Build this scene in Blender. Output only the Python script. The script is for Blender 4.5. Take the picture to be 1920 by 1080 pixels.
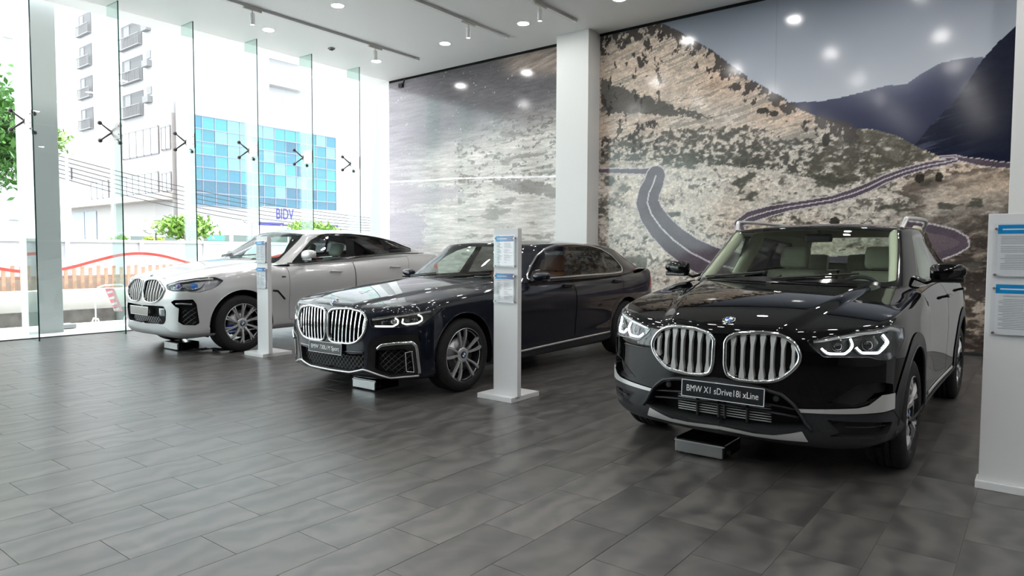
import bpy, bmesh, math, random
import numpy as np
from mathutils import Vector, Matrix
from mathutils.geometry import delaunay_2d_cdt
random.seed(7); rng = np.random.default_rng(7)
for o in list(bpy.data.objects): bpy.data.objects.remove(o)
sc = bpy.context.scene
COL = sc.collection
PI = math.pi

# ---------------------------------------------------------------- camera, sky, sun, exposure
cam_d = bpy.data.cameras.new('camera'); cam = bpy.data.objects.new('camera', cam_d); COL.objects.link(cam)
F_PX, PITCH, YAW, ROLL, EYE = 1276.0, 0.05137, 0.66326, -0.00415, 1.33
cam_d.sensor_width = 36.0; cam_d.lens = F_PX / 1920 * 36.0
cam_d.clip_end = 500
_fw = Vector((-math.sin(YAW) * math.cos(PITCH), math.cos(YAW) * math.cos(PITCH), -math.sin(PITCH)))
_rt = Vector((math.cos(YAW), math.sin(YAW), 0)); _dn = _fw.cross(_rt)
_r2 = _rt * math.cos(ROLL) + _dn * math.sin(ROLL); _d2 = -_rt * math.sin(ROLL) + _dn * math.cos(ROLL)
cam.matrix_world = Matrix(((_r2.x, -_d2.x, -_fw.x, 0), (_r2.y, -_d2.y, -_fw.y, 0), (_r2.z, -_d2.z, -_fw.z, EYE), (0, 0, 0, 1)))
sc.camera = cam
sc.view_settings.view_transform = 'Standard'; sc.view_settings.look = 'None'
sc.view_settings.exposure = 1.0; sc.view_settings.gamma = 1.0; sc.view_settings.use_curve_mapping = False

world = bpy.data.worlds.new('sky'); sc.world = world; world.use_nodes = True
wn = world.node_tree.nodes; wl = world.node_tree.links
bg = wn['Background']
bg.inputs[0].default_value = (0.90, 0.95, 1.0, 1); bg.inputs[1].default_value = 3.0
DL_ES, SP_ES = 80.0, 70.0     # strength of the ceiling downlights and of the track spots
sun_d = bpy.data.lights.new('sun', 'SUN'); sun_d.energy = 5.0; sun_d.angle = 0.03; sun_d.color = (1, .96, .9)
sun = bpy.data.objects.new('sun', sun_d); COL.objects.link(sun)
sun.rotation_euler = Vector((-.12, .25, -1.0)).to_track_quat('-Z', 'Y').to_euler()

# ---------------------------------------------------------------- materials
MATS = {}
def mat(name, col=(.8, .8, .8), rough=.5, metal=0., coat=0., spec=.5, emit=None, es=1.0, coat_rough=.02, trans=0.):
    if name in MATS: return MATS[name]
    m = bpy.data.materials.new(name); m.use_nodes = True
    b = m.node_tree.nodes['Principled BSDF']
    b.inputs['Base Color'].default_value = (*col, 1); b.inputs['Roughness'].default_value = rough
    b.inputs['Metallic'].default_value = metal; b.inputs['Coat Weight'].default_value = coat
    b.inputs['Coat Roughness'].default_value = coat_rough; b.inputs['Specular IOR Level'].default_value = spec
    if trans: b.inputs['Transmission Weight'].default_value = trans
    if emit: b.inputs['Emission Color'].default_value = (*emit, 1); b.inputs['Emission Strength'].default_value = es
    MATS[name] = m; return m
def glass(name, tint=(.9, .95, .93), refl=1.0, rough=0.0, ior=1.5):
    if name in MATS: return MATS[name]
    m = bpy.data.materials.new(name); m.use_nodes = True; nt = m.node_tree
    nt.nodes.clear(); N = nt.nodes.new; lk = nt.links.new
    out = N('ShaderNodeOutputMaterial'); mx = N('ShaderNodeMixShader'); tr = N('ShaderNodeBsdfTransparent'); gl = N('ShaderNodeBsdfGlossy'); fr = N('ShaderNodeFresnel')
    ge = N('ShaderNodeNewGeometry'); mi = N('ShaderNodeMix'); mi.inputs['A'].default_value = ior; mi.inputs['B'].default_value = 1 / ior
    lk(ge.outputs['Backfacing'], mi.inputs['Factor']); lk(mi.outputs['Result'], fr.inputs[0])      # same reflectance from both sides of a thin pane
    ml = N('ShaderNodeMath'); ml.operation = 'MULTIPLY'; ml.inputs[1].default_value = refl
    tr.inputs[0].default_value = (*tint, 1); gl.inputs['Roughness'].default_value = rough; gl.inputs[0].default_value = (1, 1, 1, 1)
    lk(fr.outputs[0], ml.inputs[0]); lk(ml.outputs[0], mx.inputs[0]); lk(tr.outputs[0], mx.inputs[1]); lk(gl.outputs[0], mx.inputs[2]); lk(mx.outputs[0], out.inputs[0])
    MATS[name] = m; return m
def noisy(m, scale=8, amt=.3, rough_amt=0, bump=0, detail=4, stretch=(1, 1, 1), coord='Object'):
    """multiply the base colour by a noise; optional roughness and bump"""
    nt = m.node_tree; N = nt.nodes.new; lk = nt.links.new; b = nt.nodes['Principled BSDF']
    tc = N('ShaderNodeTexCoord'); mp = N('ShaderNodeMapping'); mp.inputs['Scale'].default_value = stretch
    nz = N('ShaderNodeTexNoise'); nz.inputs['Scale'].default_value = scale; nz.inputs['Detail'].default_value = detail
    lk(tc.outputs[coord], mp.inputs[0]); lk(mp.outputs[0], nz.inputs['Vector'])
    mr = N('ShaderNodeMapRange'); mr.inputs['From Min'].default_value = .25; mr.inputs['From Max'].default_value = .75
    mr.inputs['To Min'].default_value = 1 - amt; mr.inputs['To Max'].default_value = 1 + amt
    lk(nz.outputs['Fac'], mr.inputs['Value'])
    vm = N('ShaderNodeVectorMath'); vm.operation = 'SCALE'; vm.inputs[0].default_value = b.inputs['Base Color'].default_value[:3]
    lk(mr.outputs[0], vm.inputs['Scale']); lk(vm.outputs[0], b.inputs['Base Color'])
    if rough_amt:
        r = b.inputs['Roughness'].default_value; m2 = N('ShaderNodeMapRange'); m2.inputs['To Min'].default_value = r - rough_amt; m2.inputs['To Max'].default_value = r + rough_amt
        lk(nz.outputs['Fac'], m2.inputs['Value']); lk(m2.outputs[0], b.inputs['Roughness'])
    if bump:
        bp = N('ShaderNodeBump'); bp.inputs['Strength'].default_value = bump; bp.inputs['Distance'].default_value = .01
        lk(nz.outputs['Fac'], bp.inputs['Height']); lk(bp.outputs[0], b.inputs['Normal'])
    return m

# ---------------------------------------------------------------- mesh helpers
def link(name, me, m=None, parent=None, loc=None, rot=None):
    if m is not None: me.materials.append(m)
    o = bpy.data.objects.new(name, me); COL.objects.link(o)
    if parent is not None: o.parent = parent
    if loc is not None: o.location = loc
    if rot is not None: o.rotation_euler = rot
    return o
class MB:
    """mesh buffer: many simple shapes that make ONE object"""
    def __init__(s): s.v = []; s.f = []; s.n = 0; s.sm = []
    def add(s, v, f, smooth=False):
        k = s.n; s.v.extend([tuple(map(float, p)) for p in v]); s.f.extend([tuple(int(i) + k for i in q) for q in f]); s.sm.extend([smooth] * len(f)); s.n += len(v); return s
    def box(s, a, b, bev=0):
        x0, y0, z0 = a; x1, y1, z1 = b
        if x0 > x1: x0, x1 = x1, x0
        if y0 > y1: y0, y1 = y1, y0
        if z0 > z1: z0, z1 = z1, z0
        if bev <= 0:
            v = [(x0, y0, z0), (x1, y0, z0), (x1, y1, z0), (x0, y1, z0), (x0, y0, z1), (x1, y0, z1), (x1, y1, z1), (x0, y1, z1)]
            return s.add(v, [(0, 3, 2, 1), (4, 5, 6, 7), (0, 1, 5, 4), (1, 2, 6, 5), (2, 3, 7, 6), (3, 0, 4, 7)])
        bev = min(bev, (x1 - x0) / 2.01, (y1 - y0) / 2.01, (z1 - z0) / 2.01)
        bm = bmesh.new(); bmesh.ops.create_cube(bm, size=1)
        for q in bm.verts: q.co = Vector(((x0 + x1) / 2 + q.co.x * (x1 - x0), (y0 + y1) / 2 + q.co.y * (y1 - y0), (z0 + z1) / 2 + q.co.z * (z1 - z0)))
        bmesh.ops.bevel(bm, geom=bm.edges[:], offset=bev, segments=2, affect='EDGES', profile=.6)
        bm.verts.index_update(); s.add([q.co for q in bm.verts], [[w.index for w in f.verts] for f in bm.faces]); bm.free(); return s
    def tube(s, pts, r, n=8, closed=False, r2=None, cap=True):
        P = [Vector(p) for p in pts]; m = len(P); v = []; up = Vector((0, 0, 1))
        for i, p in enumerate(P):
            a = P[(i - 1) % m] if (closed or i > 0) else p; b = P[(i + 1) % m] if (closed or i < m - 1) else p
            t = (b - a).normalized()
            u = t.cross(up)
            if u.length < .05: u = t.cross(Vector((1, 0, 0)))
            u.normalize(); w = u.cross(t)
            rr = r[i] if hasattr(r, '__len__') else r
            for k in range(n): v.append(p + u * rr * math.cos(2 * PI * k / n) + w * (r2 or rr) * math.sin(2 * PI * k / n))
        f = []
        for i in range(m if closed else m - 1):
            j = (i + 1) % m
            for k in range(n): f.append((i * n + k, j * n + k, j * n + (k + 1) % n, i * n + (k + 1) % n))
        s.add(v, f, True)
        if cap and not closed: s.add(v[:n], [tuple(range(n))]); s.add(v[-n:], [tuple(reversed(range(n)))])
        return s
    def cyl(s, a, b, r, n=16, r2=None):
        return s.tube([a, b], [r, r if r2 is None else r2], n)
    def lathe(s, prof, c, axis='z', n=32, smooth=True):
        """prof: (radius, height) pairs"""
        v = []
        for r, h in prof:
            for k in range(n):
                a = 2 * PI * k / n; p = (r * math.cos(a), r * math.sin(a), h)
                if axis == 'x': p = (h, r * math.cos(a), r * math.sin(a))
                elif axis == 'y': p = (r * math.sin(a), h, r * math.cos(a))
                v.append((c[0] + p[0], c[1] + p[1], c[2] + p[2]))
        f = []
        for i in range(len(prof) - 1):
            for k in range(n): f.append((i * n + k, i * n + (k + 1) % n, (i + 1) * n + (k + 1) % n, (i + 1) * n + k))
        return s.add(v, f, smooth)
    def ball(s, c, r, n=8, sc_=(1, 1, 1)):
        prof = [(max(1e-4, math.sin(PI * i / n)), -math.cos(PI * i / n)) for i in range(n + 1)]; k0 = s.n
        s.lathe(prof, (0, 0, 0), n=n * 2)
        for i in range(k0, s.n): p = s.v[i]; s.v[i] = (c[0] + p[0] * r * sc_[0], c[1] + p[1] * r * sc_[1], c[2] + p[2] * r * sc_[2])
        return s
    def prism(s, poly, z0, z1, plane='xy'):
        """extrude a 2-D polygon"""
        m = len(poly)
        def P(a, b, h): return {'xy': (a, b, h), 'xz': (a, h, b), 'yz': (h, a, b)}[plane]
        v = [P(a, b, z0) for a, b in poly] + [P(a, b, z1) for a, b in poly]
        return s.add(v, [tuple(range(m))[::-1], tuple(range(m, 2 * m))] + [(i, (i + 1) % m, m + (i + 1) % m, m + i) for i in range(m)])
    def xf(s, M):
        s.v = [tuple(M @ Vector(p)) for p in s.v]; return s
    def mesh(s, name):
        me = bpy.data.meshes.new(name); me.from_pydata(s.v, [], s.f); me.update()
        if any(s.sm): me.polygons.foreach_set('use_smooth', s.sm)
        return me
    def build(s, name, m, parent=None, loc=None, rot=None, fix=True):
        me = s.mesh(name)
        if fix:
            bm = bmesh.new(); bm.from_mesh(me); bmesh.ops.recalc_face_normals(bm, faces=bm.faces); bm.to_mesh(me); bm.free()
        return link(name, me, m, parent, loc, rot)
def thing(name, label, cat, loc=(0, 0, 0), rz=0, group=None):
    o = bpy.data.objects.new(name, None); COL.objects.link(o); o.location = loc; o.rotation_euler = (0, 0, rz)
    o['label'] = label; o['category'] = cat
    if group: o['group'] = group
    o.empty_display_size = .1
    return o
def tag(o, label, cat, group=None):
    o['label'] = label; o['category'] = cat
    if group: o['group'] = group
    return o
def struct(o): o['kind'] = 'structure'; return o
def text_mesh(s, size, m, name='lettering', parent=None, M=None, extrude=.001, align='CENTER', squash=1.0, offset=0.0):
    c = bpy.data.curves.new(name, 'FONT'); c.body = s; c.size = size; c.extrude = extrude; c.align_x = align; c.align_y = 'CENTER'; c.offset = offset
    t = bpy.data.objects.new(name, c); COL.objects.link(t); bpy.context.view_layer.update()
    dg = bpy.context.evaluated_depsgraph_get(); me = bpy.data.meshes.new_from_object(t.evaluated_get(dg))
    bpy.data.objects.remove(t)
    me.materials.clear(); me.transform(Matrix.Diagonal((squash, 1, 1, 1)))
    if M is not None: me.transform(M)
    return link(name, me, m, parent)
# ---------------------------------------------------------------- smooth surfaces (clamped cubic B-splines)
def basis(n, t, p=3):
    kn = np.concatenate([np.zeros(p), np.linspace(0, 1, n - p + 1), np.ones(p)])
    t = np.clip(np.asarray(t, float), 0, 1 - 1e-9)
    N = ((t[:, None] >= kn[None, :-1]) & (t[:, None] < kn[None, 1:])).astype(float)
    for d in range(1, p + 1):
        m = N.shape[1] - 1; A = np.zeros((len(t), m))
        for i in range(m):
            a = kn[i + d] - kn[i]; b = kn[i + d + 1] - kn[i + 1]
            if a > 0: A[:, i] += (t - kn[i]) / a * N[:, i]
            if b > 0: A[:, i] += (kn[i + d + 1] - t) / b * N[:, i + 1]
        N = A
    return N[:, :n]
def spl(keys):
    """smooth 1-D function through (x, y) keys (monotone cubic)"""
    xs = np.array([k[0] for k in keys], float); ys = np.array([k[1] for k in keys], float)
    h = np.diff(xs); dl = np.diff(ys) / h; m = np.zeros(len(xs)); m[0], m[-1] = dl[0], dl[-1]
    for i in range(1, len(xs) - 1):
        if dl[i - 1] * dl[i] > 0:
            w1, w2 = 2 * h[i] + h[i - 1], h[i] + 2 * h[i - 1]; m[i] = (w1 + w2) / (w1 / dl[i - 1] + w2 / dl[i])
    def f(x):
        x = np.asarray(x, float); i = np.clip(np.searchsorted(xs, x) - 1, 0, len(h) - 1); s = (x - xs[i]) / h[i]
        y = (2 * s ** 3 - 3 * s ** 2 + 1) * ys[i] + (s ** 3 - 2 * s ** 2 + s) * h[i] * m[i] + (-2 * s ** 3 + 3 * s ** 2) * ys[i + 1] + (s ** 3 - s ** 2) * h[i] * m[i + 1]
        return np.where(x < xs[0], ys[0] + (x - xs[0]) * m[0], np.where(x > xs[-1], ys[-1] + (x - xs[-1]) * m[-1], y))
    return f
def sstep(a, b, x):
    t = np.clip((x - a) / (b - a), 0, 1); return t * t * (3 - 2 * t)
class Surf:
    """S(u, v): control net (nu, nv, 3) plus an optional correction"""
    def __init__(s, C, fix=None, flip=1):
        s.C = np.array(C, float); s.fix = fix; s.flip = flip; s.tab = None
    def P(s, u, v):
        Nu = basis(s.C.shape[0], u); Nv = basis(s.C.shape[1], v)
        p = np.einsum('ki,kj,ijc->kc', Nu, Nv, s.C, optimize=True)
        return s.fix(p, np.asarray(u), np.asarray(v)) if s.fix else p
    def N(s, u, v):
        e = 2e-3; u = np.asarray(u, float); v = np.asarray(v, float)
        u0, u1, v0, v1 = np.clip(u - e, 0, 1), np.clip(u + e, 0, 1), np.clip(v - e, 0, 1), np.clip(v + e, 0, 1)
        a = s.P(u1, v) - s.P(u0, v); b = s.P(u, v1) - s.P(u, v0)
        n = np.cross(a, b) * s.flip; n /= np.maximum(np.linalg.norm(n, axis=1), 1e-9)[:, None]
        n[(u < 1e-6) | (u > 1 - 1e-6), 0] = 0
        n /= np.maximum(np.linalg.norm(n, axis=1), 1e-9)[:, None]
        return n
    def inv(s, pts, axes, where=None):
        """(u, v) of points given by two of their coordinates; where(P, N) limits the search"""
        if s.tab is None:
            U, V = np.meshgrid(np.linspace(0, 1, 321), np.linspace(0, 1, 81), indexing='ij'); U = U.ravel(); V = V.ravel()
            s.tab = (U, V, s.P(U, V), s.N(U, V))
        U, V, TP, TN = s.tab; a, b = axes
        ok = np.ones(len(U), bool) if where is None else where(TP, TN)
        Uo, Vo, To = U[ok], V[ok], TP[ok]; pts = np.asarray(pts, float)
        d = (To[None, :, a] - pts[:, None, 0]) ** 2 + (To[None, :, b] - pts[:, None, 1]) ** 2
        k = d.argmin(1); u, v = Uo[k].copy(), Vo[k].copy()
        for _ in range(6):
            e = 1e-4; p = s.P(u, v)[:, [a, b]]; pu = (s.P(u + e, v)[:, [a, b]] - p) / e; pv = (s.P(u, v + e)[:, [a, b]] - p) / e
            r = pts - p; det = pu[:, 0] * pv[:, 1] - pu[:, 1] * pv[:, 0]; det = np.where(np.abs(det) < 1e-5, 1e9, det)
            du = (r[:, 0] * pv[:, 1] - r[:, 1] * pv[:, 0]) / det; dv = (pu[:, 0] * r[:, 1] - pu[:, 1] * r[:, 0]) / det
            u = np.clip(u + np.clip(du, -.02, .02), 0, .9995); v = np.clip(v + np.clip(dv, -.03, .03), 0, .9995)
        return np.stack([u, v], 1)
def dens(poly, step=.025, closed=True):
    out = []; n = len(poly)
    for i in range(n if closed else n - 1):
        a = np.array(poly[i], float); b = np.array(poly[(i + 1) % n], float); k = max(1, int(np.linalg.norm(b - a) / step))
        for j in range(k): out.append(a + (b - a) * j / k)
    if not closed: out.append(np.array(poly[-1], float))
    return np.array(out)
def rnd(poly, r=.02, closed=True, n=4):
    """round the corners of a polygon; r may be a list"""
    out = []; m = len(poly)
    for i in range(m):
        p = np.array(poly[i], float); rr = r[i] if hasattr(r, '__len__') else r
        if (not closed and i in (0, m - 1)) or rr <= 0: out.append(p); continue
        a = np.array(poly[i - 1], float) - p; b = np.array(poly[(i + 1) % m], float) - p
        la, lb = np.linalg.norm(a), np.linalg.norm(b); q = min(rr, la * .49, lb * .49)
        A = p + a / la * q; B = p + b / lb * q
        for k in range(n + 1):
            t = k / n; out.append((1 - t) ** 2 * A + 2 * t * (1 - t) * p + t * t * B)
    return np.array(out)
def inside(pts, poly):
    x, y = pts[:, 0], pts[:, 1]; c = np.zeros(len(pts), bool); px, py = poly[:, 0], poly[:, 1]; j = len(poly) - 1
    for i in range(len(poly)):
        if py[i] != py[j]:
            m = ((py[i] > y) != (py[j] > y)) & (x < (px[j] - px[i]) * (y - py[i]) / (py[j] - py[i]) + px[i]); c ^= m
        j = i
    return c
def cut(nu, nv, regions, us=None, vs=None):
    """triangulate the unit square so that it follows every outline; later regions win. -> uv points, {name: triangles}"""
    us = np.linspace(0, 1, nu) if us is None else us; vs = np.linspace(0, 1, nv) if vs is None else vs
    U, V = np.meshgrid(us, vs, indexing='ij'); pts = [Vector((a, b)) for a, b in zip(U.ravel(), V.ravel())]; E = []
    for name, ol in regions:
        k = len(pts); n = len(ol); pts += [Vector((float(a), float(b))) for a, b in ol]; E += [(k + i, k + (i + 1) % n) for i in range(n)]
    r = delaunay_2d_cdt(pts, E, [], 0, 1e-7)
    uv = np.array([tuple(p) for p in r[0]]); tr = np.array([t for t in r[2] if len(t) == 3])
    c = uv[tr].mean(1); own = np.full(len(tr), -1)
    for i, (name, ol) in enumerate(regions): own[inside(c, np.asarray(ol))] = i
    out = {}
    for i in range(-1, len(regions)):
        nm = 'body' if i < 0 else regions[i][0]; t = tr[own == i]
        if len(t): out[nm] = np.concatenate([out[nm], t]) if nm in out else t
    return uv, out
def patch(name, P, N, T, m, parent=None, mirror=False, off=0., both=False, flip_fix=True):
    """mesh from surface points with exact normals. both: left and right halves in one object"""
    used, T2 = np.unique(T, return_inverse=True); T2 = T2.reshape(T.shape)
    p = P[used] + N[used] * off; n = N[used].copy()
    g = np.cross(p[T2[:, 1]] - p[T2[:, 0]], p[T2[:, 2]] - p[T2[:, 0]])
    bad = (g * n[T2].mean(1)).sum(1) < 0; T2 = T2.copy(); T2[bad] = T2[bad][:, ::-1]
    sets = []
    if not mirror or both: sets.append((p, n, T2))
    if mirror or both: sets.append((p * [-1, 1, 1], n * [-1, 1, 1], T2[:, ::-1]))
    v = np.concatenate([q[0] for q in sets]); nn = np.concatenate([q[1] for q in sets])
    f = np.concatenate([q[2] + (0 if i == 0 else len(p)) for i, q in enumerate(sets)])
    me = bpy.data.meshes.new(name); me.from_pydata(v.tolist(), [], f.tolist()); me.update()
    me.polygons.foreach_set('use_smooth', [True] * len(me.polygons)); me.normals_split_custom_set_from_vertices(nn.tolist())
    return link(name, me, m, parent)
def sweep(mb, P, N, w, h, closed=False, off=0., n=8, mx=False, taper=None, sq=False):
    """a bar lying on a surface: w across, h along the surface normal"""
    P = np.asarray(P); N = np.asarray(N); m = len(P)
    a = np.roll(P, 1, 0); b = np.roll(P, -1, 0)
    if not closed: a[0] = P[0]; b[-1] = P[-1]
    T = b - a; T /= np.maximum(np.linalg.norm(T, axis=1), 1e-9)[:, None]; B = np.cross(N, T); B /= np.maximum(np.linalg.norm(B, axis=1), 1e-9)[:, None]
    tp = np.ones(m) if taper is None else np.asarray(taper)
    ww = w * tp
    V = []
    for k in range(n):
        an = 2 * PI * k / n; c, s_ = math.cos(an), math.sin(an)
        if sq: q = max(abs(c), abs(s_)); c /= q; s_ /= q
        V.append(P + B * (ww * c / 2)[:, None] + N * (h * s_ / 2 + off))
    V = np.stack(V, 1).reshape(-1, 3)
    if mx: V = V * [-1, 1, 1]
    F = []
    for i in range(m if closed else m - 1):
        j = (i + 1) % m
        for k in range(n): F.append((i * n + k, i * n + (k + 1) % n, j * n + (k + 1) % n, j * n + k))
    if not closed: F += [tuple(range(n)), tuple(range((m - 1) * n, m * n))[::-1]]
    mb.add(V, F, not sq)
    return mb
def sweep_w(mb, P, N, widths, h, **k): return sweep(mb, P, N, 1.0, h, taper=widths, **k)
def keyed(n, d):
    ks = sorted(d); return np.interp(np.arange(n), ks, [d[k] for k in ks])
def net(plan, rows):
    """control net of a car's lower body: columns run round the plan, rows from the sill up"""
    pl = np.array(plan, float); n = len(pl); t = np.gradient(pl, axis=0); t[0] = (1, 0); t[-1] = (-1, 0)
    nr = np.stack([t[:, 1], -t[:, 0]], 1); nr /= np.linalg.norm(nr, axis=1)[:, None]   # outward
    C = np.zeros((n, len(rows), 3))
    for j, (zz, dd) in enumerate(rows):
        q = pl - nr * keyed(n, dd)[:, None]; q[0, 0] = q[-1, 0] = 0; q[1, 1] = q[0, 1] if abs(pl[1, 1] - pl[0, 1]) < 1e-6 else q[1, 1]
        C[:, j, :2] = q; C[:, j, 2] = keyed(n, zz)
    return C
# ---------------------------------------------------------------- the three cars: body surfaces
# local frame of a car: origin on the floor below the front axle, x to the car's left, y rearward, z up
def make_surfs(S):
    Hp, Dp = spl(S['hood']), spl(S['deck'])
    def Hz(x, y):
        x = np.abs(x); xc = spl(S['crease'])(y)
        z = Hp(y) - S['hood_drop'](x, y) + S.get('dome', .018) * (1 - sstep(xc - .05, xc + .05, x))
        return z
    def Dz(x, y): return Dp(y) - .05 * (np.abs(x) / .8) ** 2.5
    yc, yd = S['y_cowl'], S['y_deck']
    v0 = S.get('v_pin', .8)
    def fixL(p, u, v):
        w = sstep(v0, 1, v); x, y = p[:, 0], p[:, 1]
        wf = 1 - sstep(yc - .15, yc + .15, y); wr = sstep(yd - .15, yd + .15, y)
        p = p.copy(); p[:, 2] += w * wf * (Hz(x, y) - p[:, 2]) + w * wr * (Dz(x, y) - p[:, 2]); 
        if 'fixL' in S: p = S['fixL'](p, u, v)
        return p
    L = Surf(net(S['plan'], S['rows']), fixL)
    Rp = spl(S['roof'])
    def Rz(x, y): return Rp(y) - S.get('roof_crown', .055) * (np.abs(x) / .6) ** 2.4
    def fixG(p, u, v):
        w = sstep(.62, 1, v); p = p.copy(); p[:, 2] += w * (Rz(p[:, 0], p[:, 1]) - p[:, 2]); return p
    G = Surf(S['green'], fixG)
    return dict(L=L, G=G, Hz=Hz, Dz=Dz, Rz=Rz)
def green(base, top, mid=((.33, .012), (.72, .02))):
    """greenhouse net from its base ring and its roof-edge ring; mid rows bulge outward"""
    b, t = np.array(base, float), np.array(top, float); n = len(b); tg = np.gradient(b[:, :2], axis=0); tg[0] = (1, 0); tg[-1] = (-1, 0)
    nr = np.stack([tg[:, 1], -tg[:, 0]], 1); nr /= np.linalg.norm(nr, axis=1)[:, None]
    rows = [b]
    for s, d in mid:
        q = b + (t - b) * s; q[:, :2] += nr * d; q[0, 0] = q[-1, 0] = 0; rows.append(q)
    pre = t + (b - t) * .07; pre[:, :2] += nr * .012; pre[:, 2] += .012; pre[0, 0] = pre[-1, 0] = 0; rows += [pre, t]
    return np.stack(rows, 1)
ZERO = 0.
# --- compact black SUV
SUV = dict(wb=2.67, arch=.425, floor=.24, wheel_x=.925, u_cowl=.455, g_cowl=.28, u_deck=.84, g_deck=.80,
  plan=[(0, -.815), (.25, -.815), (.48, -.785), (.69, -.72), (.86, -.60), (.93, -.40), (.94, -.12), (.943, .25), (.935, .7), (.93, 1.2), (.93, 1.8), (.935, 2.3), (.94, 2.75), (.92, 3.15), (.85, 3.45), (.5, 3.60), (.2, 3.61), (0, 3.61)],
  rows=[({0: .20, 3: .21, 5: .25, 7: .24, 11: .25, 14: .27, 17: .28}, {0: .12, 3: .10, 5: .07, 9: .07, 14: .1, 17: .12}),
        ({0: .225, 3: .23, 5: .28, 7: .27, 11: .28, 14: .31, 17: .31}, {0: .03, 3: .02, 5: .01, 9: .02, 14: .02, 17: .03}),
        ({0: .34, 5: .38, 11: .38, 17: .42}, {0: .01, 5: 0, 9: .015, 13: 0, 17: 0}),
        ({0: .48, 5: .50, 11: .50, 17: .54}, {0: .005, 5: 0, 8: .02, 11: .01, 17: 0}),
        ({0: .62, 5: .63, 11: .64, 17: .68}, {0: 0, 5: 0, 8: .01, 11: 0, 17: 0}),
        ({0: .73, 5: .76, 11: .77, 17: .80}, {0: .005, 5: .0, 8: .0, 17: .0}),
        ({0: .81, 3: .80, 5: .86, 7: .90, 11: .93, 17: .95}, {0: .01, 3: .02, 5: .015, 8: .01, 12: 0, 17: .02}),
        ({0: .855, 3: .85, 5: .93, 7: .99, 9: 1.04, 11: 1.07, 14: 1.11, 17: 1.11}, {0: .03, 3: .05, 5: .04, 8: .025, 12: .02, 14: .06, 17: .08}),
        ({0: .885, 3: .88, 5: .96, 7: 1.03, 9: 1.10, 11: 1.125, 14: 1.17, 17: 1.17}, {0: .06, 3: .09, 5: .085, 8: .08, 12: .08, 14: .12, 17: .15})],
  hood=[(-.85, .84), (-.78, .872), (-.70, .905), (-.5, .965), (-.2, 1.035), (.2, 1.10), (.6, 1.15), (1.0, 1.17)],
  hood_drop=lambda x, y: .02 * (x / .86) ** 3 * sstep(-.6, .3, y) + .03 * (x / .86) ** 2,
  crease=[(-.8, .36), (-.3, .5), (.3, .60), (.6, .64)], dome=.02,
  deck=[(2.5, 1.18), (3.2, 1.18), (3.6, 1.14)], y_cowl=.55, y_deck=3.25,
  roof=[(.8, 1.535), (1.1, 1.567), (1.5, 1.592), (2.0, 1.60), (2.6, 1.585), (3.1, 1.55), (3.4, 1.52)], roof_crown=.035,
  green=green([(0, .28, 1.135), (.25, .28, 1.13), (.53, .36, 1.12), (.745, .50, 1.10), (.81, .68, 1.09), (.83, 1.1, 1.10), (.83, 1.7, 1.12), (.83, 2.3, 1.14), (.83, 2.8, 1.16), (.79, 3.2, 1.17), (.66, 3.43, 1.17), (.35, 3.49, 1.17), (0, 3.50, 1.17)],
              [(0, 1.04, 1.56), (.25, 1.045, 1.56), (.52, 1.08, 1.55), (.63, 1.15, 1.535), (.665, 1.32, 1.54), (.675, 1.6, 1.55), (.675, 1.9, 1.55), (.66, 2.3, 1.54), (.60, 2.65, 1.48), (.57, 2.95, 1.46), (.50, 3.08, 1.45), (.28, 3.15, 1.46), (0, 3.16, 1.47)]))
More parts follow.
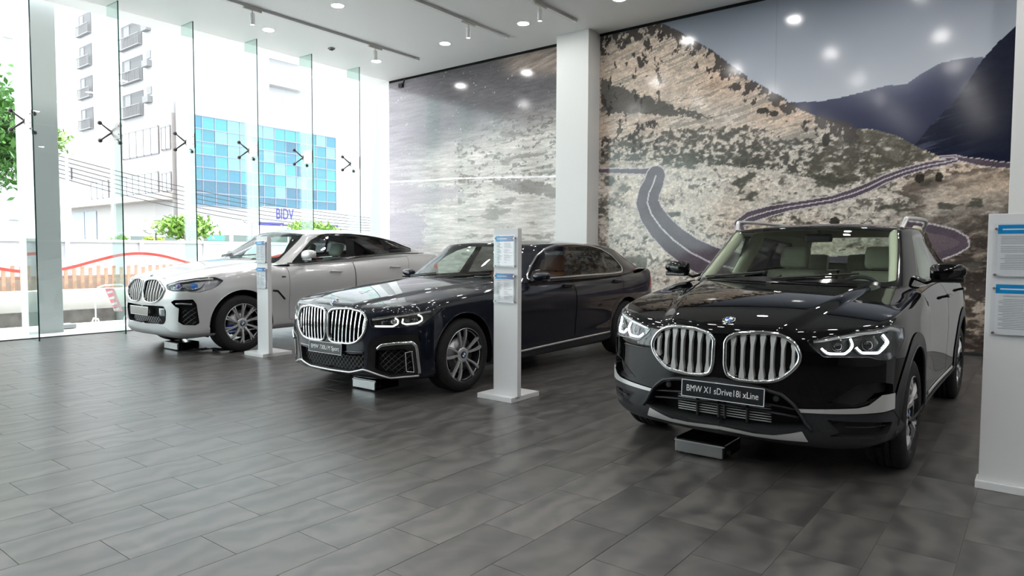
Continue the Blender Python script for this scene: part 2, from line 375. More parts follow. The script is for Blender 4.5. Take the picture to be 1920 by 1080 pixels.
# --- long dark saloon
SAL = dict(wb=3.21, arch=.41, floor=.20, wheel_x=.945, u_cowl=.50, g_cowl=.27, u_deck=.80, g_deck=.77,
  plan=[(0, -.89), (.28, -.885), (.52, -.855), (.73, -.77), (.88, -.62), (.945, -.40), (.955, -.1), (.957, .3), (.95, .8), (.945, 1.4), (.945, 2.2), (.95, 2.8), (.955, 3.3), (.94, 3.8), (.88, 4.15), (.55, 4.34), (.2, 4.37), (0, 4.37)],
  rows=[({0: .17, 5: .18, 7: .20, 11: .20, 17: .22}, {0: .14, 3: .12, 5: .07, 9: .07, 17: .14}),
        ({0: .19, 5: .21, 7: .23, 11: .23, 17: .25}, {0: .01, 3: .0, 5: .01, 9: .03, 17: .03}),
        ({0: .29, 5: .30, 11: .31, 17: .36}, {0: .02, 3: .015, 5: 0, 9: .015, 13: 0, 17: 0}),
        ({0: .42, 5: .43, 11: .44, 17: .50}, {0: .01, 5: 0, 8: .03, 11: .015, 17: 0}),
        ({0: .55, 5: .56, 11: .58, 17: .64}, {0: 0, 5: 0, 8: .015, 11: .01, 17: 0}),
        ({0: .66, 5: .68, 11: .70, 17: .78}, {0: .005, 5: .0, 8: .0, 17: .0}),
        ({0: .745, 3: .73, 5: .77, 7: .81, 11: .83, 17: .90}, {0: .01, 3: .015, 5: .015, 8: .01, 12: 0, 17: .01}),
        ({0: .795, 3: .77, 5: .82, 7: .88, 9: .93, 11: .965, 14: 1.05, 17: 1.06}, {0: .02, 3: .035, 5: .045, 8: .04, 12: .03, 14: .03, 17: .03}),
        ({0: .825, 3: .80, 5: .85, 7: .92, 9: .985, 11: 1.02, 13: 1.07, 14: 1.11, 17: 1.12}, {0: .05, 3: .08, 5: .10, 8: .095, 12: .10, 14: .10, 17: .08})],
  hood=[(-.95, .78), (-.86, .823), (-.78, .852), (-.55, .90), (-.2, .955), (.3, 1.01), (.7, 1.045), (1.1, 1.06)],
  hood_drop=lambda x, y: .015 * (x / .9) ** 3 * sstep(-.6, .3, y) + .045 * (x / .9) ** 2,
  crease=[(-.85, .34), (-.3, .50), (.3, .60), (.8, .64)], dome=.02,
  deck=[(3.2, 1.16), (3.8, 1.175), (4.1, 1.165), (4.4, 1.12)], y_cowl=.85, y_deck=3.9,
  roof=[(1.0, 1.40), (1.35, 1.455), (1.8, 1.49), (2.2, 1.50), (2.7, 1.49), (3.1, 1.465), (3.5, 1.405), (3.8, 1.34)], roof_crown=.04,
  green=green([(0, .58, 1.035), (.28, .585, 1.03), (.56, .68, 1.015), (.78, .82, 1.0), (.85, 1.05, 1.0), (.86, 1.5, 1.01), (.86, 2.1, 1.02), (.86, 2.7, 1.03), (.855, 3.25, 1.05), (.82, 3.72, 1.10), (.70, 4.02, 1.155), (.38, 4.10, 1.17), (0, 4.11, 1.175)],
              [(0, 1.28, 1.42), (.25, 1.285, 1.42), (.47, 1.32, 1.41), (.59, 1.42, 1.40), (.635, 1.6, 1.43), (.65, 1.9, 1.445), (.65, 2.2, 1.45), (.645, 2.6, 1.455), (.635, 3.0, 1.445), (.61, 3.28, 1.42), (.53, 3.48, 1.39), (.29, 3.55, 1.395), (0, 3.56, 1.40)]))
# --- tall white coupe SUV
CPE = dict(wb=2.975, arch=.455, floor=.27, wheel_x=.99, u_cowl=.48, g_cowl=.28, u_deck=.80, g_deck=.80,
  plan=[(0, -.865), (.28, -.86), (.55, -.83), (.78, -.75), (.93, -.60), (.985, -.38), (1.0, -.1), (1.0, .3), (.985, .75), (.98, 1.3), (.98, 2.0), (.99, 2.5), (1.0, 3.0), (.985, 3.5), (.92, 3.85), (.55, 4.04), (.2, 4.07), (0, 4.07)],
  rows=[({0: .22, 3: .21, 5: .25, 7: .26, 11: .27, 17: .32}, {0: .16, 3: .12, 5: .07, 9: .07, 17: .14}),
        ({0: .245, 3: .24, 5: .28, 7: .29, 11: .30, 17: .36}, {0: .03, 3: .01, 5: .01, 9: .03, 17: .03}),
        ({0: .36, 5: .38, 11: .39, 17: .46}, {0: .02, 5: 0, 9: .02, 13: 0, 17: 0}),
        ({0: .50, 5: .52, 11: .54, 17: .60}, {0: .01, 5: 0, 8: .03, 11: .01, 17: 0}),
        ({0: .64, 5: .66, 11: .70, 17: .76}, {0: 0, 5: 0, 8: .015, 11: .0, 17: 0}),
        ({0: .76, 5: .79, 11: .84, 17: .92}, {0: .005, 5: .0, 8: .0, 17: .0}),
        ({0: .86, 3: .85, 5: .90, 7: .95, 11: 1.0, 17: 1.06}, {0: .02, 3: .02, 5: .015, 8: .01, 12: 0, 17: .0}),
        ({0: .91, 3: .89, 5: .97, 7: 1.05, 9: 1.10, 11: 1.16, 14: 1.25, 17: 1.24}, {0: .05, 3: .05, 5: .05, 8: .05, 12: .03, 14: .03, 17: .02}),
        ({0: .945, 3: .92, 5: 1.01, 7: 1.09, 9: 1.165, 11: 1.235, 14: 1.34, 17: 1.33}, {0: .09, 3: .10, 5: .11, 8: .12, 12: .11, 14: .10, 17: .08})],
  hood=[(-.95, .90), (-.84, .945), (-.72, .99), (-.5, 1.055), (-.2, 1.125), (.2, 1.19), (.6, 1.23), (1.1, 1.26)],
  hood_drop=lambda x, y: .05 * (x / .93) ** 3 * sstep(-.6, .3, y) + .045 * (x / .93) ** 2,
  crease=[(-.85, .36), (-.3, .52), (.3, .62), (.8, .66)], dome=.022,
  deck=[(3.2, 1.36), (3.6, 1.37), (3.9, 1.35), (4.1, 1.30)], y_cowl=.6, y_deck=3.55,
  roof=[(.8, 1.59), (1.15, 1.645), (1.6, 1.69), (2.0, 1.695), (2.5, 1.665), (3.0, 1.59), (3.4, 1.50)],
  green=green([(0, .36, 1.225), (.28, .365, 1.22), (.58, .46, 1.20), (.80, .60, 1.165), (.865, .82, 1.165), (.875, 1.3, 1.19), (.88, 1.9, 1.235), (.88, 2.5, 1.285), (.87, 3.0, 1.32), (.84, 3.4, 1.31), (.74, 3.68, 1.35), (.4, 3.76, 1.37), (0, 3.77, 1.375)],
              [(0, 1.10, 1.63), (.25, 1.105, 1.63), (.48, 1.15, 1.61), (.61, 1.25, 1.60), (.65, 1.42, 1.61), (.67, 1.7, 1.62), (.67, 2.0, 1.62), (.66, 2.4, 1.60), (.64, 2.75, 1.56), (.61, 3.05, 1.51), (.54, 3.25, 1.47), (.30, 3.32, 1.46), (0, 3.33, 1.46)]))
# ---------------------------------------------------------------- car builder
M_TYRE = noisy(mat('tyre_rubber', (.018, .018, .019), .75, spec=.3), 60, .3, bump=.2)
M_BLK = mat('black_plastic', (.022, .023, .025), .45)
M_GBLK = mat('gloss_black', (.006, .006, .007), .08, coat=.6)
M_CHR = mat('chrome', (.78, .79, .80), .09, 1.0)
M_SAT = mat('satin_silver', (.70, .70, .69), .32, .5)
M_ALU = mat('machined_alloy', (.62, .63, .64), .25, .6)
M_DALU = mat('dark_alloy', (.07, .072, .078), .3, .8)
M_DARK = mat('dark_recess', (.006, .006, .007), .7, spec=.2)
M_MESH = mat('grille_black', (.015, .016, .018), .35)
M_DRL = mat('lamp_glow', (1, 1, 1), .3, emit=(.93, .97, 1.0), es=3.0)
M_DRLW = mat('lamp_glow_soft', (1, 1, .92), .3, emit=(1.0, 1.0, .88), es=1.1)
M_LAMP = mat('lamp_reflector', (.35, .36, .38), .15, 1.0)
M_LAMPD = mat('lamp_bezel', (.10, .105, .10), .22, .5, coat=.5)
M_LENS = glass('lamp_lens', (.93, .95, .96), .9)
M_RED = mat('tail_lamp_red', (.5, .01, .015), .12, coat=1, emit=(1, .02, .03), es=.15)
M_WS = glass('windscreen_glass', (.84, .91, .87), .8)
M_SG = glass('side_glass', (.70, .80, .76), 1.0)
M_DG = glass('privacy_glass', (.10, .105, .11), 1.0)
M_BLUE = mat('emblem_blue', (.01, .14, .55), .45, spec=.2); M_WHT = mat('emblem_white', (.80, .82, .85), .45, spec=.2)
M_WTXT = mat('white_print', (.85, .86, .86), .5)
M_PLATE = mat('plate_black', (.012, .015, .018), .3)
M_LINER = mat('wheel_liner', (.008, .008, .009), .85, spec=.1)
M_DISC = mat('brake_steel', (.42, .42, .43), .35, 1.0)
LU, LV = 6.0, 1.1
def outline(S, pts, r=.0, step=.022, closed=True):
    """pts: (x, z) seen from the front | (y, z, 'S') from the side | (y, v, 'V') | (u, v, 'U')"""
    front = lambda P, N: (N[:, 1] < -.12) & (P[:, 1] < 2.0)
    side = lambda P, N: (N[:, 0] > .25)
    out = []
    for p in pts:
        tg_ = p[2] if len(p) > 2 else 'F'
        if tg_ == 'F':
            q = S.inv([p[:2]], (0, 2), front)[0]
            if p[0] == 0: q[0] = 0
        elif tg_ == 'S': q = S.inv([p[:2]], (1, 2), side)[0]
        elif tg_ == 'U': q = np.array(p[:2], float)
        else:
            uu = np.linspace(0.02, .98, 400); q = np.array([np.interp(p[0], S.P(uu, np.full(400, p[1]))[:, 1], uu), p[1]])
        out.append(q * [LU, LV])
    o = rnd(out, r, closed) if (np.max(r) > 0) else np.array(out)
    return dens(o, step, closed) / [LU, LV]
def on(S, uv, off=0.):
    P = S.P(uv[:, 0], uv[:, 1]); N = S.N(uv[:, 0], uv[:, 1]); return P + N * off, N
def wall(name, S, uv, d0, d1, m, parent, both=True, one=None):
    """side walls of a recess"""
    P, N = on(S, uv); mb = MB(); n = len(P); live = [i for i in range(n) if not (uv[i, 0] < 1e-6 and uv[(i + 1) % n, 0] < 1e-6)]
    if both:
        return [wall(name, S, uv, d0, d1, m, parent, False, (q,)) for q in (1, -1)]
    for sx in (one or (1,)):
        A = (P + N * d0) * [sx, 1, 1]; B = (P + N * d1) * [sx, 1, 1]
        mb.add(np.concatenate([A, B]), [(i, (i + 1) % n, n + (i + 1) % n, n + i) for i in live])
    return mb.build(name, m, parent, fix=False)
def roundel(name, parent, P, N, r, up=(0, 0, 1)):
    """round emblem: chrome ring, black annulus, blue and white quarters"""
    N = Vector(N).normalized(); X = Vector(up).cross(N).normalized(); Y = N.cross(X)
    M = Matrix(((X.x, Y.x, N.x, P[0]), (X.y, Y.y, N.y, P[1]), (X.z, Y.z, N.z, P[2]), (0, 0, 0, 1)))
    base = MB().lathe([(0.0001, .0), (r, 0), (r, .004), (r * .94, .006), (r * .9, .004), (0.0001, .004)], (0, 0, 0), n=32).xf(M).build(name, M_CHR, parent)
    MB().lathe([(r * .92, .0045), (r * .9, .006), (r * .58, .006), (.0001, .0055)], (0, 0, 0), n=32).xf(M).build('emblem_ring', M_GBLK, base)
    for k, m in ((0, M_WHT), (1, M_BLUE), (2, M_WHT), (3, M_BLUE)):
        a0 = k * PI / 2; pts = [(0, 0)] + [(r * .56 * math.cos(a0 + PI / 2 * i / 8), r * .56 * math.sin(a0 + PI / 2 * i / 8)) for i in range(9)]
        MB().prism(pts, .006, .0075).xf(M).build('emblem_quarter', m, base)
    MB().lathe([(r * .60, .0062), (r * .575, .0078), (r * .55, .0070)], (0, 0, 0), n=28).xf(M).build('emblem_inner_ring', M_CHR, base, fix=False)
    for ch, a in (('B', .75), ('M', 0), ('W', -.75)):
        Mt = M @ Matrix.Rotation(a, 4, 'Z') @ Matrix.Translation((0, r * .74, .0062))
        text_mesh(ch, r * .34, M_WTXT, 'lettering', base, Mt, .0006)
    return base
def spoke_mb(kind, R, side):
    """one spoke in wheel space: wheel axis x, the visible face toward +x; angle 0 is up"""
    mb = MB()
    def blade(r0, r1, a0, a1, w0, w1, x0, x1, t=.022, bow=0., n=7):
        V = []
        for i in range(n):
            s = i / (n - 1); r = r0 + (r1 - r0) * s; a = a0 + (a1 - a0) * s + bow * math.sin(PI * s); w = w0 + (w1 - w0) * s
            x = x0 + (x1 - x0) * s + .012 * math.sin(PI * s); cy, cz = r * math.sin(a), r * math.cos(a); ty, tz = math.cos(a), -math.sin(a)
            for dx, dw in ((0, -.5), (0, .5), (-t, .62), (-t, -.62)): V.append((x + dx, cy + ty * w * dw, cz + tz * w * dw))
        F = [(i * 4 + k, i * 4 + (k + 1) % 4, i * 4 + 4 + (k + 1) % 4, i * 4 + 4 + k) for i in range(n - 1) for k in range(4)] + [(0, 1, 2, 3), tuple(range(n * 4 - 4, n * 4))]
        mb.add(V, F)
    if kind == 'twin':      # pair of near-parallel blades
        for sg in (-1, 1): blade(.05, R, sg * .16, sg * .20, .013, .026, -.035, -.010, bow=sg * .05)
    elif kind == 'vee':     # single slim blade, ten or more of them
        blade(.05, R, 0, .0, .024, .020, -.035, -.010)
        blade(R * .45, R, .02, .16, .012, .016, -.018, -.010, t=.018)
    else:                   # 'y': stem that forks
        blade(.05, R * .62, 0, 0, .034, .030, -.035, -.015)
        for sg in (-1, 1): blade(R * .55, R, 0, sg * .24, .018, .024, -.016, -.010)
    return mb
def build_wheel(parent, S, x, y, sg, W):
    """a tyre with its rim, spokes, disc and cap; x is the outer face"""
    R, Rr, w = W['R'], W['rim'], W['w']
    t = MB(); h = w / 2; ce = -h
    prof = [(Rr - .012, -.018), (Rr + .004, -.004), (Rr + .012, -.001), (Rr + (R - Rr) * .45, .006), (R - .03, -.004), (R - .012, -.014), (R - .002, -.03), (R, -.05)]
    for g in (-.075, -.115, -.155):
        if -g < w - .05: prof += [(R, g + .006), (R - .008, g + .005), (R - .008, g - .005), (R, g - .006)]
    prof += [(R, -w + .05), (R - .002, -w + .03), (R - .03, -w + .004), (Rr + .01, -w)]
    t.lathe([(r, sg * hh) for r, hh in prof], (0, 0, 0), 'x', 56)
    o = t.build('wheel', M_TYRE, parent, (x, y, R))
    r = MB(); r.lathe([(Rr - .002, sg * -.002), (Rr + .006, sg * -.006), (Rr + .004, sg * -.012), (Rr - .012, sg * -.018), (Rr - .02, sg * -.03)], (0, 0, 0), 'x', 56)
    r.lathe([(.075, sg * -.035), (.07, sg * -.028), (.045, sg * -.026), (.001, sg * -.026)], (0, 0, 0), 'x', 28)
    rim = r.build('rim', M_ALU, o)
    MB().lathe([(Rr - .012, sg * -.012), (Rr - .025, sg * -.05), (Rr - .03, sg * (-w + .03)), (Rr - .01, sg * (-w + .01))], (0, 0, 0), 'x', 40).build('rim_barrel', M_DALU, o, fix=False)
    n = W['n']; face = spoke_mb(W['kind'], Rr - .006, sg)
    if sg < 0: face.v = [(-p[0], p[1], p[2]) for p in face.v]
    me = None
    for k in range(n):
        if me is None: s_ = face.build('spoke', W.get('mat', M_ALU), o, rot=(W.get('rot', 0), 0, 0)); me = s_.data
        else:
            s_ = bpy.data.objects.new('spoke', me); COL.objects.link(s_); s_.parent = o; s_.rotation_euler = (2 * PI * k / n + W.get('rot', 0), 0, 0)
    MB().lathe([(.0001, sg * -.075), (W.get('disc', .17), sg * -.075), (W.get('disc', .17), sg * -.095), (.0001, sg * -.095)], (0, 0, 0), 'x', 40).build('brake_disc', M_DISC, o)
    d = W.get('disc', .17); c = MB(); a0 = -1.0 if sg > 0 else -1.0
    pts = []
    for rr, aa in ((d * .62, -.35), (d * .62, .35), (d * 1.1, .35), (d * 1.1, -.35)): pts.append((rr * math.sin(a0 - PI / 2 + aa + .6), rr * math.cos(a0 - PI / 2 + aa + .6)))
    c.prism(pts, sg * -.062, sg * -.11, 'yz'); c.build('brake_caliper', W.get('caliper', M_DALU), o)
    MB().lathe([(.034, sg * -.03), (.033, sg * -.021), (.0001, sg * -.019)], (0, 0, 0), 'x', 24).build('centre_cap', M_GBLK, o)
    roundel_small(o, sg)
    return o
def roundel_small(o, sg):
    for k in range(4):
        a0 = k * PI / 2; pts = [(0, 0)] + [(.021 * math.cos(a0 + PI / 2 * i / 5), .021 * math.sin(a0 + PI / 2 * i / 5)) for i in range(6)]
        MB().prism(pts, sg * -.02, sg * -.018, 'yz').build('emblem_quarter', M_BLUE if k % 2 else M_WHT, o)
def rbox(mb, a, b, r=.04, M=None):
    k = mb.n; mb.box(a, b, r)
    if M is not None:
        for i in range(k, mb.n): mb.v[i] = tuple(M @ Vector(mb.v[i]))
    return mb
def seat(parent, x, y, zf, m, h=1.0, head=True):
    sm = MB(); rbox(sm, (x - .25, y - .30, zf), (x + .25, y + .22, zf + .17), .06); rbox(sm, (x - .25, y - .28, zf + .14), (x - .17, y + .2, zf + .21), .035); rbox(sm, (x + .17, y - .28, zf + .14), (x + .25, y + .2, zf + .21), .035)
    s = sm.build('seat', m, parent); s.data.polygons.foreach_set('use_smooth', [True] * len(s.data.polygons))
    B = Matrix.Translation((x, y + .22, zf + .12)) @ Matrix.Rotation(-.32, 4, 'X')
    b = MB(); rbox(b, (-.24, -.07, 0), (.24, .07, .60 * h), .06, B); rbox(b, (-.27, -.10, .05), (-.19, .05, .48 * h), .04, B); rbox(b, (.19, -.10, .05), (.27, .05, .48 * h), .04, B)
    bb = b.build('backrest', m, s); bb.data.polygons.foreach_set('use_smooth', [True] * len(bb.data.polygons))
    if head:
        hh = MB(); rbox(hh, (-.135, -.055, .62 * h), (.135, .05, .62 * h + .21), .05, B)
        q = hh.build('headrest', m, s); q.data.polygons.foreach_set('use_smooth', [True] * len(q.data.polygons))
        p = MB(); p.tube([B @ Vector((-.06, 0, .56 * h)), B @ Vector((-.06, 0, .66 * h))], .007); p.tube([B @ Vector((.06, 0, .56 * h)), B @ Vector((.06, 0, .66 * h))], .007); p.build('headrest_post', M_CHR, s)
    return s
def mirror_unit(parent, sx, px, py, pz, paint, w=.20, h=.125, d=.13, lower=M_GBLK, foot=(.0, .06, -.09)):
    """door mirror: aerofoil shell, black lower half, glass, foot"""
    v = []; n = 18; prof = [(-1, .55), (-.9, .82), (-.6, .98), (-.2, 1.0), (.3, .94), (.7, .78), (.92, .5), (1, .22)]
    nr = 9; mb = MB(); V = []
    for i, (s, k) in enumerate(prof):
        for j in range(n):
            a = 2 * PI * j / n; cz, cy = math.sin(a), math.cos(a)
            cy_ = max(-1, min(1, cy)) ; yy = (cy_ * d * .5 if cy_ < 0 else cy_ * d * .22) * (k ** .5)
            zz = (abs(cz) ** .8) * (1 if cz > 0 else -1) * h * .5 * k
            V.append((s * w * .5 * sx, yy, zz + .012 * (s if s > 0 else 0)))
    F = [(i * n + k, i * n + (k + 1) % n, (i + 1) * n + (k + 1) % n, (i + 1) * n + k) for i in range(len(prof) - 1) for k in range(n)] + [tuple(range(n)), tuple(range((len(prof) - 1) * n, len(prof) * n))]
    M = Matrix.Translation((px * sx, py, pz)) @ Matrix.Rotation(.10 * sx, 4, 'Z')
    V = [M @ Vector(p) for p in V]
    o = MB().add(V, F, True).build('door_mirror', paint, parent)
    lo = MB(); rbox(lo, (-w * .46, -d * .36, -h * .52), (w * .46, d * .19, -h * .22), .012); lo.xf(Matrix.Translation((px * sx, py, pz)) @ Matrix.Rotation(.10 * sx, 4, 'Z')); lo.build('mirror_lower_shell', lower, o)
    gl = MB(); rbox(gl, (-w * .40, d * .17, -h * .36), (w * .40, d * .235, h * .36), .02); gl.xf(M); gl.build('mirror_glass', M_CHR, o)
    ft = MB(); ft.tube([(sx * (px - w * .35), py + .01, pz - h * .35), (sx * (px - w * .5 - .02), py + .02, pz - h * .55), (sx * (px - w * .5 - .10), py + foot[1], pz + foot[2])], [.03, .032, .035], 8, r2=.016); ft.build('mirror_foot', lower, o)
    return o
def kidney(car, L, kid, ns, slat_m, frame_m, mb_back, w=.014, frame_w=.026, slat_h=.03, sx_list=(1, -1), taper_bar=False):
    """one kidney each side: frame, slats, dark mesh behind"""
    uv = outline(L, kid, .05, .012)
    P, N = on(L, uv)
    for sx in sx_list:
        f = MB(); sweep(f, P, N, frame_w, .03, True, .004, mx=(sx < 0)); fr = f.build('kidney_grille', frame_m, car)
        inner = MB(); sweep(inner, P, N, frame_w * 1.5, .03, True, -.03, mx=(sx < 0)); inner.build('frame_liner', M_GBLK, fr)
        xs0 = min(p[0] for p in kid); xs1 = max(p[0] for p in kid)
        ol = np.array([[q[0], q[2]] for q in P])
        for k in range(ns):
            x = xs0 + (xs1 - xs0) * (k + .75) / (ns + .45)
            zz = []
            for i in range(len(ol)):
                a, b = ol[i], ol[(i + 1) % len(ol)]
                if (a[0] - x) * (b[0] - x) < 0: zz.append(a[1] + (b[1] - a[1]) * (x - a[0]) / (b[0] - a[0]))
            if len(zz) < 2: continue
            z0, z1 = min(zz) + .006, max(zz) - .006
            if z1 - z0 < .03: continue
            lean = .010 if not taper_bar else .0
            zs = np.linspace(z0, z1, 12); q = L.inv(np.stack([np.full(12, x) + lean * np.linspace(-1, 1, 12), zs], 1), (0, 2), lambda P_, N_: (N_[:, 1] < -.12) & (P_[:, 1] < 0))
            Ps, Ns = on(L, q); Ns = np.tile(np.array([0, -1., 0]), (12, 1)); Ps = Ps.copy()
            tp = np.ones(12) * w
            if taper_bar: tp = w * (1 + .9 * sstep(.72, .92, np.linspace(0, 1, 12)) + .9 * sstep(.28, .08, np.linspace(0, 1, 12)))
            off = -.022 + (.0 if not taper_bar else 0)
            s_ = MB(); sweep_w(s_, Ps, Ns, tp, slat_h, off=off, mx=(sx < 0), n=8, sq=True); s_.build('slat', slat_m, fr)
        bk = MB(); c = P.mean(0) + [0, .07, 0]; Q = P.copy(); Q[:, 1] += .055
        V = np.concatenate([Q, [c]]) * [sx, 1, 1]; n = len(Q)
        bk.add(V, [(i, (i + 1) % n, n) for i in range(n)]); bk.build('grille_backing', M_DARK, fr)
    return uv
def mesh_bars(name, S, uv, m, parent, off, dx=.035, dz=.022, w=.004, sx=1, yoff=0.0):
    """honeycomb-like lattice clipped to an outline given in uv, laid at depth off"""
    P, N = on(S, uv); xs, zs = P[:, 0], P[:, 2]; ol = np.stack([xs, zs], 1); mb = MB()
    row = 0; z = zs.min() + dz * .4
    pts_all = []
    while z < zs.max():
        x = xs.min() + (dx / 2 if row % 2 else 0)
        while x < xs.max():
            pts_all.append((x, z, x + dx / 2, z + dz)); pts_all.append((x, z, x - dx / 2, z + dz)); x += dx
        z += dz; row += 1
    seg = np.array(pts_all)
    ok = inside(seg[:, :2], ol) & inside(seg[:, 2:], ol); seg = seg[ok]
    if not len(seg): return None
    f = lambda P_, N_: (N_[:, 1] < -.12) & (P_[:, 1] < 0)
    A, _ = on(S, S.inv(seg[:, :2], (0, 2), f)); B, _ = on(S, S.inv(seg[:, 2:], (0, 2), f))
    for a, b in zip(A, B):
        a = a + [0, -off, 0]; b = b + [0, -off, 0]; d = b - a; nx = np.array([-d[2], 0, d[0]]); nx = nx / max(np.linalg.norm(nx), 1e-6) * w / 2; t = np.array([0, .008, 0])
        V = np.array([a - nx, a + nx, b + nx, b - nx, a - nx + t, a + nx + t, b + nx + t, b - nx + t]) * [sx, 1, 1]
        mb.add(V, [(0, 1, 2, 3), (0, 4, 5, 1), (3, 2, 6, 7)])
    return mb.build(name, m, parent, fix=False)
def bars_on(name, S, pts, m, parent, w, h, off=0., both=True, step=.02, r=0., closed=False, sub=True, sq=False, taper=None):
    uv = outline(S, pts, r, step, closed); P, N = on(S, uv); res = []
    for sx in ((1, -1) if both else (1,)):
        mb = MB(); sweep(mb, P, N, w, h, closed, off, mx=(sx < 0), sq=sq, taper=taper); res.append(mb.build(name, m, parent))
    return res
def half_bar(name, S, pts, m, parent, w, h, off=0., step=.02, r=0., sq=False):
    """a bar that crosses the middle of the car"""
    uv = outline(S, pts, r, step, False); P, N = on(S, uv)
    P = np.concatenate([P[::-1] * [-1, 1, 1], P[1:]]); N = np.concatenate([N[::-1] * [-1, 1, 1], N[1:]])
    mb = MB(); sweep(mb, P, N, w, h, False, off, sq=sq); return mb.build(name, m, parent)
def car_shell(car, SP, paint, regsL, regsG, W, opts):
    T = make_surfs(SP); L, G = T['L'], T['G']; wb, Ra = SP['wb'], SP['arch']; R = W['R']
    # lower body: arches first
    def arch(y0, rad): return [(y0 + rad * math.cos(a), max(-.3, R + rad * math.sin(a))) for a in np.linspace(-.75, PI + .75, 34)]
    def arch_uv(y0, rad):
        A = [(a, b) for a, b in arch(y0, rad)]; q = L.inv(A, (1, 2), lambda P, N: (np.abs(N[:, 0]) > .4) & (P[:, 2] < 1.0)); q[0, 1] = q[-1, 1] = -.02
        return dens(q * [LU, LV], .03) / [LU, LV]
    regs = [(n, outline(L, p, r)) for n, p, r in regsL if n != 'CLAD']
    pre = [r for r in regs if r[0].split('#')[0] in ('door_front', 'door_rear', 'gap')]; post = [r for r in regs if r[0].split('#')[0] not in ('door_front', 'door_rear', 'gap')]
    lst = pre
    if opts.get('clad'):
        lst = lst + [('cladding#1', arch_uv(0, Ra + opts['clad'])), ('cladding#2', arch_uv(wb, Ra + opts['clad']))]
    for y0 in (0, wb): lst = lst + [('hole', arch_uv(y0, Ra))]
    lst = lst + post
    lst = [(n, np.clip(o, [0, 0], [.99999, .99999])) for n, o in lst]
    uv, tr = cut(230, 54, lst)
    P = L.P(uv[:, 0], uv[:, 1]); N = L.N(uv[:, 0], uv[:, 1]); cm = opts['mats']; objs = {}
    for n, t in tr.items():
        base = n.split('#')[0]
        if base == 'gap': [patch('door_seal', P, N, t, M_DARK, car, mirror=q, off=-.006) for q in (False, True)]; continue  # black strip stands in for the shade inside the door gaps
        if base == 'hole': continue
        m, off, both, nm = cm.get(base, (paint, 0, True, 'body'))
        if both: objs[n] = patch(nm, P, N, t, m, car, both=True, off=off)
        else: objs[n] = [patch(nm, P, N, t, m, car, mirror=q, off=off) for q in (False, True)]
    # hood
    def cap(name, Zf, u0, u1, g0, g1, m, inset=.004, nt=26):
        us = np.linspace(u0, u1, 70); gs = np.linspace(g0, g1, 70)
        A = L.P(us, np.full(70, .99999)); B = G.P(gs, np.zeros(70)); ts = np.linspace(0, 1, nt)
        d = np.linalg.norm((B - A)[:, :2], axis=1); ins = np.minimum(inset / np.maximum(d, 1e-3), .5)
        t_ = ins[:, None] + (1 - ins[:, None]) * ts[None, :]
        X = A[:, None, 0] * (1 - t_) + B[:, None, 0] * t_; Y = A[:, None, 1] * (1 - t_) + B[:, None, 1] * t_; Z = Zf(X, Y); e = 2e-3
        Nn = np.stack([-(Zf(X + e, Y) - Zf(X - e, Y)) / (2 * e), -(Zf(X, Y + e) - Zf(X, Y - e)) / (2 * e), np.ones_like(X)], -1); Nn[np.abs(X) < 1e-6, 0] = 0; Nn /= np.linalg.norm(Nn, axis=-1)[..., None]
        Pp = np.stack([X, Y, Z], -1).reshape(-1, 3); idx = np.arange(70 * nt).reshape(70, nt)
        a, b, c, d_ = idx[:-1, :-1].ravel(), idx[1:, :-1].ravel(), idx[1:, 1:].ravel(), idx[:-1, 1:].ravel()
        Tt = np.concatenate([np.stack([a, b, c], 1), np.stack([a, c, d_], 1)])
        return patch(name, Pp, Nn.reshape(-1, 3), Tt, m, car, both=True)
    def u_at(g, lo, hi):
        yy = G.P([g], [0.])[0, 1]; us = np.linspace(lo, hi, 400); return float(np.interp(yy, L.P(us, np.full(400, .9999))[:, 1], us))
    uc, ud = u_at(SP['g_cowl'], .15, .7), u_at(SP['g_deck'], .5, .86)
    hood = cap('hood', T['Hz'], 0, uc, 0, SP['g_cowl'], paint)
    cap('boot_lid' if opts.get('sedan') else 'tailgate_top', T['Dz'], 1, ud, 1, SP['g_deck'], paint, .0)
    # roof
    gs = np.linspace(0, 1, 120); ring = G.P(gs, np.full(120, .99999)); y0 = ring[:, 1].min() + .12; y1 = ring[:, 1].max() - .12; ts = np.linspace(0, 1, 14)
    cy = np.clip(ring[:, 1], y0, y1); X = ring[:, None, 0] * (1 - ts); Y = ring[:, None, 1] * (1 - ts) + cy[:, None] * ts; Z = T['Rz'](X, Y); e = 2e-3
    Nn = np.stack([-(T['Rz'](X + e, Y) - T['Rz'](X - e, Y)) / (2 * e), -(T['Rz'](X, Y + e) - T['Rz'](X, Y - e)) / (2 * e), np.ones_like(X)], -1); Nn[:, -1, 0] = 0; Nn[0, :, 0] = 0; Nn[-1, :, 0] = 0; Nn /= np.linalg.norm(Nn, axis=-1)[..., None]
    idx = np.arange(120 * 14).reshape(120, 14); a, b, c, d_ = idx[:-1, :-1].ravel(), idx[1:, :-1].ravel(), idx[1:, 1:].ravel(), idx[:-1, 1:].ravel()
    patch('roof', np.stack([X, Y, Z], -1).reshape(-1, 3), Nn.reshape(-1, 3), np.concatenate([np.stack([a, b, c], 1), np.stack([a, c, d_], 1)]), opts.get('roof_mat', paint), car, both=True)
    patch('headlining', (np.stack([X, Y, Z], -1) - [0, 0, .035]).reshape(-1, 3), -Nn.reshape(-1, 3), np.concatenate([np.stack([a, b, c], 1), np.stack([a, c, d_], 1)]), opts['lining'], car, both=True)
